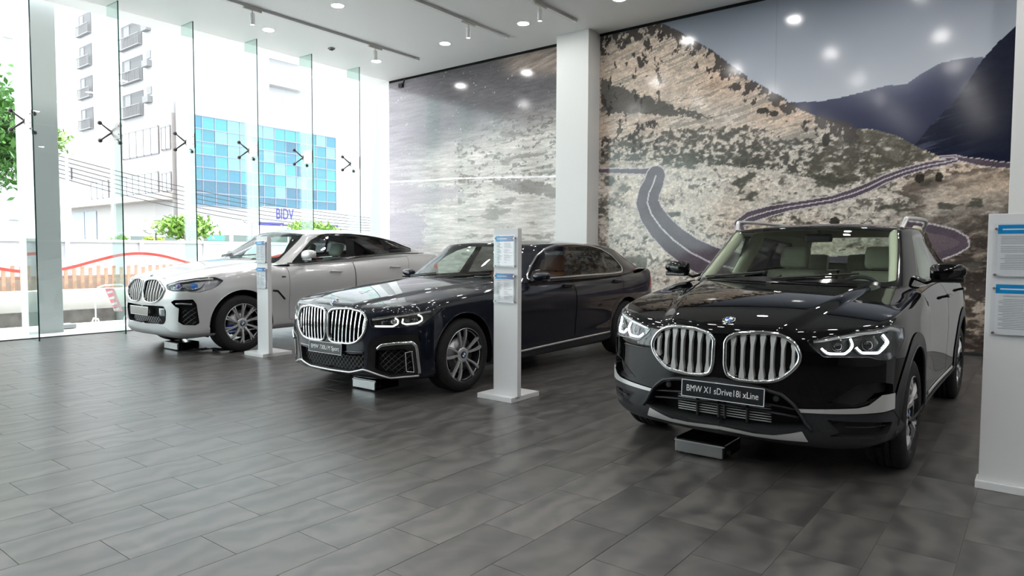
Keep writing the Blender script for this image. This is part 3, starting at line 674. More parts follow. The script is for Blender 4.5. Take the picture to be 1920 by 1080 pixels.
    # shoulder strip between the body top and the greenhouse base
    us_ = np.linspace(uc, ud, 90); A = L.P(us_, np.full(90, .9999)); gg = np.linspace(SP['g_cowl'] - .01, SP['g_deck'] + .01, 400); GB = G.P(gg, np.zeros(400)); o_ = np.argsort(GB[:, 1]); B = np.stack([np.interp(A[:, 1], GB[o_, 1], GB[o_, c]) for c in range(3)], 1)
    for sx in (1, -1):
        mb = MB(); V = np.concatenate([A, B - [0, 0, .002]]) * [sx, 1, 1]; mb.add(V, [(i, i + 1, 91 + i, 90 + i) for i in range(89)], True); mb.build('shoulder_strip', opts.get('strip_mat', paint), car, fix=False)
    # greenhouse
    rg = [(n, np.clip(outline(G, p, r), 0, .99999)) for n, p, r in regsG]
    uvg, trg = cut(150, 24, rg); Pg = G.P(uvg[:, 0], uvg[:, 1]); Ng = G.N(uvg[:, 0], uvg[:, 1])
    for n, t in trg.items():
        base = n.split('#')[0]; m, off, both, nm = cm.get(base, (paint, 0, True, 'pillars'))
        if both: patch(nm, Pg, Ng, t, m, car, both=True, off=off)
        else:
            for q in (False, True): patch(nm, Pg, Ng, t, m, car, mirror=q, off=off)
        if base == 'body': patch('pillar_lining', Pg, -Ng, t, opts['lining'], car, both=True, off=.02)
    # wheel houses, floor and firewall
    for y0 in (0, wb):
        for sx in (1, -1):
            lin = MB()
            a_ = np.linspace(-.35, PI + .35, 30); V = []
            qs = L.inv([(y0 + Ra * math.cos(a), max(.2, R + Ra * math.sin(a))) for a in a_], (1, 2), lambda P, N: (np.abs(N[:, 0]) > .4)); xo = L.P(qs[:, 0], qs[:, 1])[:, 0] - .006
            for a, xx in zip(a_, xo): V += [(sx * xx, y0 + Ra * math.cos(a), R + Ra * math.sin(a)), (sx * .60, y0 + Ra * math.cos(a), R + Ra * math.sin(a))]
            k = len(V); V.append((sx * .60, y0, R)); lin.add(V, [(2 * i, 2 * i + 2, 2 * i + 3, 2 * i + 1) for i in range(29)] + [(2 * i + 1, 2 * i + 3, k) for i in range(29)]); lin.build('wheel_housing', M_LINER, car, fix=False)
    yr = wb - Ra - .02
    fl = MB(); fl.box((-.58, -.6, SP['floor']), (.58, wb + .6, SP['floor'] + .06)); fl.box((-.86, Ra + .05, SP['floor']), (.86, yr, SP['floor'] + .05)); fl.build('underbody', M_LINER, car)
    # arch lips
    for y0 in (0, wb):
        q = arch_uv(y0, Ra); q = q[(q[:, 1] > .012)]; 
        # order along the arc
        Pq = L.P(q[:, 0], q[:, 1]); o_ = np.argsort(np.arctan2(Pq[:, 2] - R, Pq[:, 1] - y0)); q = q[o_]; Pq, Nq = on(L, q)
        for sx in (1, -1):
            mb = MB(); sweep(mb, Pq, Nq, .012, .02, False, -.004 + (opts.get('clad_off', 0)), mx=(sx < 0), n=6); mb.build('wheel_arch_lip', opts.get('lip_mat', paint), car)
    for y0 in (0, wb):
        for sx in (1, -1): build_wheel(car, SP, sx * SP['wheel_x'], y0, sx, W)
    return T
# ---------------------------------------------------------------- the three cars
PAINT_B = mat('black_paint', (.0025, .0025, .003), .5, coat=1.0, coat_rough=.006, spec=.0)
PAINT_N = mat('carbon_navy_paint', (.002, .004, .012), .4, metal=.0, coat=1.0, coat_rough=.006, spec=.15)
PAINT_W = mat('mineral_white_paint', (.60, .60, .605), .32, metal=.25, coat=1.0, coat_rough=.02)
BEIGE = noisy(mat('beige_leather', (.66, .64, .50), .5), 40, .05, bump=.05)
TAN = noisy(mat('tan_leather', (.42, .15, .06), .5), 40, .05); GREYL = noisy(mat('pale_grey_leather', (.42, .41, .38), .5), 40, .05)
LIN_B = mat('beige_lining', (.66, .65, .50), .8); LIN_G = mat('grey_lining', (.25, .25, .25), .8); LIN_D = mat('dark_lining', (.05, .05, .055), .8)
M_CLAD = noisy(mat('grey_cladding', (.022, .024, .028), .42), 90, .2, bump=.1)
M_ORNG = mat('amber', (.8, .25, .02), .3)
COMMON = {'window': (M_SG, 0, False, 'window_pane'), 'window_dark': (M_DG, 0, False, 'window_pane'), 'windscreen': (M_WS, 0, True, 'windscreen'), 'rear_glass': (M_DG, 0, True, 'rear_window'),
          'trim': (M_GBLK, .0, False, 'window_surround'), 'cowl': (M_BLK, -.004, True, 'cowl_panel'), 'frit': (M_GBLK, 0., True, 'windscreen_border'), 'tail': (M_RED, .004, False, 'tail_lamp'),
          'lamp': (M_LAMPD, -.05, False, 'lamp_bowl'), 'kid': (M_DARK, -.09, False, 'grille_well'), 'intake': (M_DARK, -.06, True, 'intake_well'), 'pocket': (M_BLK, -.045, False, 'pocket_well'),
          'cladding': (M_CLAD, .006, False, 'arch_cladding'), 'lower': (M_CLAD, .004, True, 'lower_cladding'), 'skid': (M_SAT, .008, True, 'skid_plate'), 'door_front': None, 'door_rear': None}
def car_common(car, paint):
    c = dict(COMMON); c['door_front'] = (paint, 0, False, 'door'); c['door_rear'] = (paint, 0, False, 'door'); return c
def headlight(car, L, pts, r, rings, ring_m, rw=.012, strip=None, proj=(), bowl=M_LAMPD):
    uv = outline(L, pts, r); P, N = on(L, uv)
    U, tr = cut(60, 60, [('lens', uv)], np.linspace(uv[:, 0].min() - .01, uv[:, 0].max() + .01, 40), np.linspace(uv[:, 1].min() - .01, min(1, uv[:, 1].max() + .01), 24))
    U = np.clip(U, 0, .99999); LP, LN = L.P(U[:, 0], U[:, 1]), L.N(U[:, 0], U[:, 1])
    for sx in (1, -1):
        h = patch('headlight', LP, LN, tr['lens'], M_LENS, car, mirror=(sx < 0), off=.001)
        w_ = wall('lamp_wall', L, uv, 0, -.05, M_LAMP, h, False, (sx,))
        b = MB(); sweep(b, P, N, .007, .006, True, .0, mx=(sx < 0)); b.build('lamp_seal', M_GBLK, h)
        for rg in rings:
            q = outline(L, rg, .02, .008, False); Pq, Nq = on(L, q); m_ = MB(); sweep(m_, Pq, Nq, rw, .01, False, -.014, mx=(sx < 0), n=6); m_.build('light_ring', ring_m, h)
            m_ = MB(); sweep(m_, Pq, Nq, rw * 2.2, .016, False, -.028, mx=(sx < 0), n=6); m_.build('ring_holder', M_LAMP, h)
        if strip:
            q = outline(L, strip, 0, .015, False); Pq, Nq = on(L, q); m_ = MB(); sweep(m_, Pq, Nq, .026, .012, False, -.012, mx=(sx < 0), n=6); m_.build('lamp_brow', M_SAT, h)
        for (x, z, rr, mm) in proj:
            q = outline(L, [(x, z)] * 3, 0)[:1]; Pq, Nq = on(L, q, -.028); c = Pq[0] * [sx, 1, 1]; nn = Vector(Nq[0] * [sx, 1, 1])
            Mx = Matrix.Translation(c) @ nn.to_track_quat('Z', 'Y').to_matrix().to_4x4()
            MB().lathe([(rr * 1.25, -.01), (rr * 1.25, .004), (rr * 1.05, .008), (rr, .004), (rr * .8, .013), (rr * .4, .018), (.0001, .02)], (0, 0, 0), n=20).xf(Mx).build('projector', mm, h)
def plate(car, x, y, z, text, w=.52, h=.112, tilt=-.06, m=M_PLATE, tw=.44, sz=.052):
    M = Matrix.Translation((x, y, z)) @ Matrix.Rotation(PI / 2 + tilt, 4, 'X')
    p = MB(); p.box((-w / 2, -h / 2, -.006), (w / 2, h / 2, .004), .003); p.xf(M); o = p.build('number_plate', m, car)
    b = MB()
    for a_, c in (((-w / 2 + .003, h / 2 - .007), (w / 2 - .003, h / 2 - .003)), ((-w / 2 + .003, -h / 2 + .003), (w / 2 - .003, -h / 2 + .007)), ((-w / 2 + .003, -h / 2 + .003), (-w / 2 + .007, h / 2 - .003)), ((w / 2 - .007, -h / 2 + .003), (w / 2 - .003, h / 2 - .003))): b.box((*a_, .0035), (*c, .0052))
    b.xf(M).build('plate_border', M_WTXT, o)
    if text:
        t = text_mesh(text, sz, M_WTXT, 'lettering', o, None, .0006); xs = [v.co.x for v in t.data.vertices]; s_ = tw / (max(xs) - min(xs)); t.data.transform(M @ Matrix.Translation((-(max(xs) + min(xs)) / 2 * s_, 0, .0045)) @ Matrix.Diagonal((s_, 1, 1, 1)))
    return o
def interior(car, SP, T, lea, dark, y_dash, z_dash, ys, xr=.37, rear=True, wheel=True, up=0.):
    G = T['G']; i = MB(); i.box((-.70, y_dash, SP['floor'] + .06), (.70, y_dash + .42, z_dash - .07), .05); rbox(i, (-.72, y_dash - .28, z_dash - .11), (.72, y_dash + .38, z_dash - .03), .035)
    rbox(i, (.18, y_dash + .12, z_dash - .10), (.56, y_dash + .44, z_dash + .045), .05); d = i.build('dashboard', M_BLK, car)
    s_ = MB(); s_.box((-.13, y_dash + .36, z_dash - .08), (.13, y_dash + .39, z_dash + .065), .01); s_.build('centre_screen', M_GBLK, d)
    k = MB(); k.box((-.14, y_dash + .4, SP['floor'] + .05), (.14, y_dash + 1.3, SP['floor'] + .38), .04); k.build('centre_console', M_BLK, car)
    for sx in (1, -1):
        t = MB(); t.box((sx * .74, y_dash + .1, SP['floor'] + .05), (sx * .80, ys + 1.5, z_dash - .14), .02); t.build('door_card', dark, car)
    for sx in (1, -1): seat(car, sx * xr, ys, SP['floor'] + .12 + up, lea)
    if rear:
        yb = ys + .98; zf = SP['floor'] + .14 + up
        b = MB(); rbox(b, (-.64, yb - .3, zf), (.64, yb + .2, zf + .17), .06); o = b.build('rear_bench', lea, car)
        B = Matrix.Translation((0, yb + .2, zf + .1)) @ Matrix.Rotation(-.35, 4, 'X')
        for x0, x1 in ((-.64, -.2), (-.19, .19), (.2, .64)): c = MB(); rbox(c, (x0, -.07, 0), (x1, .08, .58), .05, B); q = c.build('bench_back', lea, o)
        for x in (-.42, 0, .42): c = MB(); rbox(c, (x - .12, -.05, .58), (x + .12, .05, .76), .045, B); c.build('headrest', lea, o)
    if wheel:
        C = Matrix.Translation((xr, y_dash + .52, z_dash - .09)) @ Matrix.Rotation(PI / 2 - .42, 4, 'X')
        w = MB(); w.tube([(.185 * math.cos(a), .185 * math.sin(a), 0) for a in np.linspace(0, 2 * PI, 33)[:-1]], .016, 8, True); rbox(w, (-.07, -.06, -.03), (.07, .06, .02), .02)
        w.tube([(-.18, 0, 0), (.18, 0, 0)], .014, 6, r2=.01); w.tube([(0, 0, 0), (0, -.18, 0)], .014, 6); w.xf(C); w.build('steering_wheel', M_BLK, car)
    r = MB(); rbox(r, (-.11, y_dash + .36, 0), (.11, y_dash + .40, .07), .02); yy = y_dash + .36
    zt = float(T['Rz'](np.array([0.]), np.array([y_dash + .95]))[0]) - .16
    r.xf(Matrix.Translation((0, .40, zt))); r.tube([(0, yy + .42, zt + .06), (0, yy + .40, zt + .13)], .01); r.build('rear_view_mirror', M_BLK, car)
    return d
def door_handle(car, L, y, z, m, ln=.20):
    uv = outline(L, [(y - ln / 2, z + .004, 'S'), (y, z, 'S'), (y + ln / 2, z - .002, 'S')], 0, .012, False); P, N = on(L, uv)
    cupuv = outline(L, [(y - .07, z - .028, 'S'), (y + .07, z - .028, 'S'), (y + .07, z + .025, 'S'), (y - .07, z + .025, 'S')], .03, .01); cp, cn = on(L, cupuv)
    for sx in (1, -1):
        mb = MB(); tp = np.clip(np.sin(np.linspace(.12, PI - .12, len(P))) * 1.6, .3, 1); sweep(mb, P, N, .034, .022, False, .034, mx=(sx < 0), taper=tp)
        for i in (1, len(P) - 2): a = P[i] * [sx, 1, 1]; n_ = N[i] * [sx, 1, 1]; mb.tube([a, a + n_ * .026], .011, 6)
        mb.build('door_handle', m, car)
def wipers(car, T, y0, z0, xs):
    for x0, x1 in xs:
        mb = MB(); G = T['G']; pts = []
        for s in np.linspace(0, 1, 7):
            x = x0 + (x1 - x0) * s; q = G.inv([(abs(x), z0 + .045 * (1 - s))], (0, 2), lambda P, N: (N[:, 1] < -.1) & (P[:, 1] < 2)); p = G.P(q[:, 0], q[:, 1])[0] + G.N(q[:, 0], q[:, 1])[0] * .012; p[0] *= 1 if x > 0 else -1; pts.append(p)
        mb.tube(pts, .008, 5); mb.build('wiper', M_BLK, car)
def belt_strip(car, G, L, g0, g1, m, w=.02):
    gs = np.linspace(g0, g1, 60); uv = np.stack([gs, np.full(60, .002)], 1); P, N = on(G, uv)
    for sx in (1, -1): mb = MB(); sweep(mb, P, N, w, .016, False, .004, mx=(sx < 0)); mb.build('belt_moulding', m, car)

# ================= compact black SUV
W_SUV = dict(R=.342, rim=.232, w=.225, kind='y', n=5, rot=.3, disc=.155)
suv = thing('sport_utility_vehicle', 'black compact SUV with silver roof rails and beige seats, nearest car on the right', 'car', (-1.535, 4.84, 0), math.radians(-.5))
KID = [(.035, .80), (.055, .83), (.10, .85), (.20, .864), (.30, .866), (.385, .846), (.435, .81), (.463, .75), (.455, .70), (.415, .652), (.345, .594), (.21, .576), (.10, .58), (.055, .60), (.037, .65)]
HL = [(.490, .836), (.602, .863), (.738, .897), (-.45, .929, 'S'), (-.32, .905, 'S'), (-.34, .84, 'S'), (-.45, .772, 'S'), (-.52, .742, 'S'), (.825, .742), (.79, .756), (.67, .753), (.578, .750), (.54, .78)]
UP = [(.60, .492), (.745, .605), (.84, .618), (-.50, .60, 'S'), (-.50, .54, 'S'), (.80, .50), (.745, .478)]
BAR = [(.455, .445), (.469, .425), (.852, .449), (-.49, .46, 'S'), (-.49, .55, 'S'), (.845, .545), (.79, .488), (.745, .472)]
FOG = [(.60, .395), (.67, .325), (.61, .300), (.82, .296), (-.52, .32, 'S'), (-.49, .385, 'S'), (.80, .392)]
PAD = [(.527, .384), (.598, .391), (.662, .326), (.600, .296)]
INT = [(0, .535), (.27, .524), (.364, .505), (.43, .456), (.488, .363), (.515, .336), (.364, .302), (.21, .290), (0, .285)]
SKID = [(0, .276), (.209, .264), (.32, .270), (.479, .316), (.508, .256), (.31, .245), (.205, .244), (0, .252)]
LOW = [(0, -.2, 'U'), (0, .45, 'U'), (.27, .55), (.37, .525), (.44, .465), (.47, .435), (.852, .44), (-.49, .448, 'S'), (-.44, .40, 'S'), (.30, .10, 'U'), (.36, .03, 'U'), (.36, -.2, 'U')]
SILL = [(.35, -.2, 'U'), (.35, .125, 'U'), (.78, .125, 'U'), (.86, .12, 'U'), (1, .12, 'U'), (1, -.2, 'U')]
DF = [(.60, .385, 'S'), (.60, .9, 'S'), (.62, .999, 'V'), (1.655, .999, 'V'), (1.66, .385, 'S')]
DR = [(1.668, .385, 'S'), (1.663, .999, 'V'), (2.62, .999, 'V'), (2.62, .90, 'S'), (2.30, .70, 'S'), (2.17, .40, 'S')]
def gapped(pts, d=.004): return pts
TAIL = [(3.30, .93, 'S'), (3.30, 1.04, 'S'), (.80, 1.04, 'X')]
regsL = [('door_gap#1', DF, .03), ('door_gap#2', DR, .03), ('lower#1', LOW, .01), ('lower#2', SILL, .0), ('intake', INT, .02), ('skid', SKID, .006), ('pocket#1', UP, .03), ('silver', BAR, .008), ('pocket#2', FOG, .03), ('lamp', HL, .02), ('kid', KID, .05)]
def shrink(pts_uv, d):
    """inward offset of an outline (metres) in the scaled parameter plane"""
    p = pts_uv * [LU, LV]; t = np.roll(p, -1, 0) - np.roll(p, 1, 0); t /= np.maximum(np.linalg.norm(t, axis=1), 1e-9)[:, None]
    a = p[:, 0]; b = p[:, 1]; area = (a * np.roll(b, -1) - np.roll(a, -1) * b).sum(); n = np.stack([-t[:, 1], t[:, 0]], 1) * (1 if area > 0 else -1)
    return (p + n * d) / [LU, LV]
_outline0 = outline
def outline(S, pts, r=.0, step=.022, closed=True):
    if isinstance(pts, np.ndarray): return pts
    return _outline0(S, pts, r, step, closed)
def doors(SP, lst):
    """each door: a dark gap ring and the panel inside it"""
    L = make_surfs(SP)['L']; out = []
    for i, (p, r) in enumerate(lst):
        o = _outline0(L, p, r); out += [('gap#%d' % i, shrink(o, -.002), 0), ('door_%s' % ('front' if i == 0 else 'rear'), shrink(o, .003), 0)]
    return out
regsL = doors(SUV, [(DF, .03), (DR, .03)]) + regsL[2:]
WSU = [(0, .035, 'U'), (.165, .035, 'U'), (.204, .06, 'U'), (.196, .90, 'U'), (.17, .945, 'U'), (0, .945, 'U')]
def inset_u(pts, d): return pts
regsG = [('frit', [(0, .0, 'U'), (.205, .0, 'U'), (.216, .05, 'U'), (.206, .97, 'U'), (0, .97, 'U')], .01), ('windscreen', WSU, .03),
         ('trim', [(.86, 1.125, 'S'), (1.6, 1.135, 'S'), (3.18, 1.19, 'S'), (3.10, 1.27, 'S'), (2.75, 1.45, 'S'), (2.2, 1.49, 'S'), (1.5, 1.50, 'S'), (1.28, 1.475, 'S')], .02),
         ('window#1', [(.90, 1.14, 'S'), (1.64, 1.15, 'S'), (1.60, 1.475, 'S'), (1.36, 1.462, 'S')], .025), ('window_dark#1', [(1.74, 1.155, 'S'), (2.50, 1.18, 'S'), (2.42, 1.455, 'S'), (1.70, 1.478, 'S')], .025), ('window_dark#2', [(2.57, 1.185, 'S'), (3.08, 1.205, 'S'), (2.98, 1.29, 'S'), (2.74, 1.42, 'S'), (2.50, 1.45, 'S')], .025),
         ('rear_glass', [(.875, .14, 'U'), (1, .12, 'U'), (1, .90, 'U'), (.88, .88, 'U')], .03)]
cm = car_common(suv, PAINT_B); cm['silver'] = (M_SAT, .010, False, 'bumper_blade'); cm['lower'] = (M_CLAD, .003, True, 'lower_cladding'); cm['rear_glass'] = (M_SG, 0, True, 'rear_window')
cm['intake'] = (M_DARK, -.10, True, 'intake_well')
T = car_shell(suv, SUV, PAINT_B, regsL, regsG, W_SUV, dict(mats=cm, clad=.085, clad_off=.006, lip_mat=M_CLAD, lining=LIN_B))
L, G = T['L'], T['G']
kidney(suv, L, KID, 7, M_SAT, M_CHR, None, w=.017, frame_w=.026, taper_bar=True)
for pts, r, d, m in ((UP, .03, -.045, M_GBLK), (FOG, .03, -.045, M_BLK), (INT, .02, -.10, M_BLK), (HL, .02, -.05, M_LAMPD)):
    if pts is not HL: wall('opening_rim', L, outline(L, pts, r), .002, d, m, suv)
headlight(suv, L, HL, .02, [[(.565, .800), (.598, .773), (.682, .775), (.716, .823), (.700, .860)], [(.733, .812), (.761, .782), (.835, .780), (-.50, .838, 'S'), (-.53, .880, 'S')]], M_DRL, .012,
          strip=[(.52, .838), (.64, .868), (.76, .896), (-.47, .915, 'S'), (-.36, .890, 'S')], proj=[(.645, .815, .026, M_GBLK), (.79, .825, .028, M_GBLK)])
# bumper details
for z0, z1, z2 in ((.452, .448, .43), (.408, .402, .385)): half_bar('intake_bar', L, [(0, z0), (.25, z1), (.46, z2)], M_CLAD, suv, .014, .03, -.03)
for k in range(7): z = .325 + k * .0165; half_bar('intake_slat', L, [(0, z), (.16, z), (.30, z)], M_SAT, suv, .007, .01, -.06)
for x in (.02, .16): bars_on('intake_rib', L, [(x, .45), (x, .30)], M_BLK, suv, .02, .02, -.05)
bars_on('fog_slat', L, [(.70, .355), (.80, .357), (-.53, .365, 'S')], M_CLAD, suv, .008, .02, -.02)
uvp = outline(L, PAD, .008); U_, tr_ = cut(2, 2, [('p', uvp)], np.linspace(uvp[:, 0].min() - .003, uvp[:, 0].max() + .003, 14), np.linspace(uvp[:, 1].min() - .01, uvp[:, 1].max() + .01, 12))
for q in (False, True): patch('bumper_pad', L.P(U_[:, 0], U_[:, 1]), L.N(U_[:, 0], U_[:, 1]), tr_['p'], M_BLK, suv, mirror=q, off=.006)
half_bar('intake_lip', L, [(0, .545), (.27, .538), (.37, .518), (.44, .460), (.50, .362), (.53, .325)], M_CLAD, suv, .02, .03, .004)
for x in (.34, ): 
    for sx in (1, -1):
        q = outline(L, [(x, .488)] * 3)[:1]; Pq, Nq = on(L, q, -.02); mb = MB(); c = Vector(Pq[0] * [sx, 1, 1]); mb.cyl(c, c + Vector((0, -.02, 0)), .018, 12); mb.cyl(c + Vector((0, -.021, 0)), c + Vector((0, -.024, 0)), .011, 12); mb.build('parking_sensor', M_BLK, suv)
plate(suv, 0.03, -.838, .493, 'BMW X1 sDrive18i xLine', sz=.056, tw=.445)
pr_ = MB(); pr_.box((-.2, -.83, .45), (.26, -.72, .53), .01); pr_.build('plate_holder', M_BLK, suv)
xx = np.array([0.02]); yy = np.array([-.715]); roundel('hood_emblem', suv, (0.02, -.715, float(T['Hz'](xx, yy)[0]) + .002), (0, -.42, .90), .040, (0, 1, .4))
interior(suv, SUV, T, BEIGE, LIN_B, .58, 1.07, 1.55, up=.13)

for sx in (1, -1): mirror_unit(suv, sx, 1.005, .76, 1.205, PAINT_B, w=.215, h=.13, foot=(0, .07, -.04))
door_handle(suv, L, 1.50, 1.0, PAINT_B); door_handle(suv, L, 2.48, 1.02, PAINT_B)
wipers(suv, T, .4, 1.140, [(.50, -.05), (-.12, -.62)])
for sx in (1, -1):
    vs_ = np.linspace(.04, .93, 14); q = np.stack([np.interp(vs_, [0, 1], [.222, .212]), vs_], 1); Pq, Nq = on(G, q, -.055); mb = MB(); mb.tube(Pq * [sx, 1, 1], .042, 10, r2=.05); mb.build('pillar_trim', LIN_B, suv)
    vs_ = np.linspace(.02, .95, 10); q = np.stack([np.full(10, .478), vs_], 1); Pq, Nq = on(G, q, -.05); mb = MB(); mb.tube(Pq * [sx, 1, 1], .04, 10, r2=.07); mb.build('pillar_trim', LIN_B, suv)
belt_strip(suv, G, L, .27, .80, M_GBLK)
gs = np.linspace(.225, .86, 60); P_, N_ = on(G, np.stack([gs, np.full(60, .999)], 1)); P_ = P_ + [0, 0, .0]; lift = np.clip(np.sin(np.linspace(0, PI, 60)) * 5, 0, 1) * .075; P_[:, 2] += lift; P_[:, 0] += .012
for sx in (1, -1): mb = MB(); mb.tube(P_ * [sx, 1, 1], .018, 8, r2=.016); mb.build('roof_rail', M_SAT, suv)
bars_on('sill_strip', L, [(.62, .375, 'S'), (1.6, .37, 'S'), (2.05, .37, 'S')], M_SAT, suv, .03, .012, .006)
# charging and stand box under the nose is built later as its own thing
# ================= long dark navy saloon
W_SAL = dict(R=.352, rim=.257, w=.245, kind='twin', n=5, rot=.12, disc=.175)
sal = thing('saloon_car', 'dark navy long saloon with chrome window frames and large twin grille, middle car', 'car', (-5.28, 4.83, 0), 0)
KID7 = [(.020, .765), (.05, .795), (.12, .806), (.22, .812), (.33, .812), (.43, .798), (.485, .765), (.505, .72), (.503, .645), (.470, .580), (.40, .520), (.33, .500), (.20, .494), (.09, .496), (.04, .515), (.022, .56)]
HL7 = [(.535, .738), (.714, .772), (.856, .795), (-.39, .813, 'S'), (-.27, .818, 'S'), (-.36, .775, 'S'), (-.46, .735, 'S'), (-.53, .692, 'S'), (.80, .667), (.574, .658), (.545, .69)]
SUR7 = [(.525, .505), (.56, .56), (.73, .604), (.86, .60), (-.55, .585, 'S'), (-.54, .235, 'S'), (.82, .225), (.704, .212), (.50, .27), (.50, .29), (.52, .40)]
MSH7 = [(.60, .455), (.82, .475), (-.635, .44, 'S'), (-.60, .265, 'S'), (.83, .255), (.72, .240), (.585, .290)]
INT7 = [(0, .40), (.22, .40), (.33, .405), (.475, .415), (.465, .30), (.44, .275), (.29, .245), (0, .245)]
LIP7 = [(0, .228), (.29, .232), (.455, .272), (.50, .268), (.70, .21), (.80, .222), (-.55, .225, 'S')]
AIR7 = [(.0, .425), (.22, .42), (.30, .425), (.475, .43)]
DF7 = [(.74, .345, 'S'), (.72, .60, 'S'), (.80, .93, 'S'), (.84, .999, 'V'), (1.985, .999, 'V'), (1.97, .8, 'S'), (1.95, .345, 'S')]
DR7 = [(1.958, .345, 'S'), (1.978, .8, 'S'), (1.993, .999, 'V'), (3.18, .999, 'V'), (3.10, .86, 'S'), (2.84, .66, 'S'), (2.74, .40, 'S'), (2.73, .345, 'S')]
TL7 = [(3.98, .86, 'S'), (4.02, .93, 'S'), (.875, .90, 'U'), (.95, .88, 'U'), (.95, .80, 'U'), (.875, .77, 'U')]
regsL = doors(SAL, [(DF7, .03), (DR7, .03)]) + [('surround', SUR7, .03), ('intake', INT7, .02), ('pocket#1', MSH7, .03), ('lamp', HL7, .012), ('tail', TL7, .01), ('kid', KID7, .04)]
D7 = [(1.145, 1.038, 'S'), (1.88, 1.050, 'S'), (2.5, 1.064, 'S'), (2.99, 1.070, 'S'), (3.24, 1.082, 'S'), (3.285, 1.13, 'S'), (3.245, 1.20, 'S'), (3.14, 1.305, 'S'), (2.92, 1.390, 'S'), (2.62, 1.430, 'S'), (2.25, 1.438, 'S'), (1.89, 1.426, 'S'), (1.64, 1.371, 'S'), (1.46, 1.297, 'S'), (1.28, 1.18, 'S'), (1.17, 1.09, 'S')]
regsG = [('frit', [(0, .0, 'U'), (.19, .0, 'U'), (.20, .05, 'U'), (.19, .97, 'U'), (0, .97, 'U')], .01), ('windscreen', [(0, .05, 'U'), (.155, .05, 'U'), (.186, .08, 'U'), (.178, .88, 'U'), (.16, .94, 'U'), (0, .94, 'U')], .03),
         ('trim', D7, .03),
         ('window#1', [(1.22, 1.060, 'S'), (1.86, 1.070, 'S'), (2.03, 1.412, 'S'), (1.90, 1.410, 'S'), (1.66, 1.356, 'S'), (1.49, 1.290, 'S'), (1.32, 1.18, 'S')], .015),
         ('window_dark#1', [(2.04, 1.074, 'S'), (2.84, 1.086, 'S'), (2.88, 1.375, 'S'), (2.60, 1.412, 'S'), (2.25, 1.420, 'S'), (2.15, 1.418, 'S')], .015), ('window_dark#2', [(2.885, 1.088, 'S'), (3.20, 1.098, 'S'), (3.235, 1.14, 'S'), (3.20, 1.20, 'S'), (3.10, 1.295, 'S'), (2.925, 1.365, 'S')], .015),
         ('rear_glass', [(.845, .10, 'U'), (1, .08, 'U'), (1, .92, 'U'), (.85, .90, 'U')], .03)]
cm = car_common(sal, PAINT_N); cm['surround'] = (M_GBLK, .003, False, 'bumper_insert'); cm['pocket'] = (M_DARK, -.05, False, 'pocket_well'); cm['window_dark'] = (glass('rear_side_glass', (.22, .22, .22), 1.0), 0, False, 'window_pane')
T = car_shell(sal, SAL, PAINT_N, regsL, regsG, W_SAL, dict(mats=cm, sedan=True, lining=LIN_D))
L, G = T['L'], T['G']
kidney(sal, L, KID7, 9, M_CHR, M_CHR, None, w=.013, frame_w=.024, slat_h=.036)
for pts, r, d, m in ((MSH7, .03, -.05, M_GBLK), (INT7, .02, -.06, M_BLK)): wall('opening_rim', L, outline(L, pts, r), .002, d, m, sal)
headlight(sal, L, HL7, .012, [[(.585, .672), (.74, .674), (.772, .698), (.768, .733), (.745, .748)], [(.80, .742), (.800, .705), (.825, .692), (-.565, .700, 'S'), (-.52, .722, 'S'), (-.515, .757, 'S'), (-.55, .775, 'S')]], M_DRLW, .013,
          strip=[(.55, .732), (.714, .765), (.856, .787), (-.42, .802, 'S')], proj=[(.66, .712, .024, M_GBLK), (.735, .722, .02, M_LAMP), (.855, .735, .022, M_GBLK)])
bars_on('intake_blade', L, [(.62, .47), (.655, .505), (.77, .525), (.86, .53), (-.585, .49, 'S'), (-.57, .36, 'S'), (-.555, .25, 'S')], M_CHR, sal, .030, .02, .012, step=.012, r=.03)
bars_on('air_curtain_frame', L, [(-.665, .44, 'S'), (-.655, .27, 'S'), (-.60, .262, 'S'), (-.62, .45, 'S')], M_CHR, sal, .010, .014, .006, closed=True, step=.012)
for sx in (1, -1):
    mesh_bars('intake_lattice', L, outline(L, MSH7, .02), M_MESH, sal, -.03, .05, .026, .006, sx)
    mesh_bars('intake_lattice', L, outline(L, INT7, .0), M_MESH, sal, -.035, .05, .026, .006, sx)
half_bar('bumper_lip', L, LIP7, M_SAT, sal, .016, .016, .004)
half_bar('bumper_crease', L, AIR7, PAINT_N, sal, .02, .02, .0)
plate(sal, -.015, -.902, .437, 'BMW 730Li M Sport', sz=.056, tw=.42, w=.50)
pr_ = MB(); pr_.box((-.2, -.895, .40), (.2, -.84, .47), .01); pr_.build('plate_holder', M_BLK, sal)
yy = np.array([-.80]); roundel('hood_emblem', sal, (0, -.80, float(T['Hz'](np.array([0.]), yy)[0]) + .002), (0, -.5, .86), .041, (0, 1, .5))
interior(sal, SAL, T, TAN, LIN_D, .98, .99, 1.9, up=.08)
for sx in (1, -1): mirror_unit(sal, sx, 1.03, 1.14, 1.075, PAINT_N, w=.19, h=.10, foot=(0, .06, -.04))
door_handle(sal, L, 1.83, .945, PAINT_N, .22); door_handle(sal, L, 2.98, .965, PAINT_N, .22)
bars_on('sill_strip', L, [(.46, .285, 'S'), (1.0, .292, 'S'), (2.0, .315, 'S'), (2.75, .335, 'S')], M_SAT, sal, .022, .014, .006)
bars_on('window_frame', G, D7, M_CHR, sal, .024, .012, .004, closed=True, r=.03)
bars_on('fender_vent', L, [(.60, .33, 'S'), (.545, .345, 'S'), (.60, .50, 'S'), (.66, .60, 'S')], M_CHR, sal, .016, .012, .004)
wipers(sal, T, .7, 1.05, [(.55, -.05), (-.12, -.66)])
belt_strip(sal, G, L, .25, .80, M_GBLK, .012)
# far side mirror of the row behind is carried by each car itself

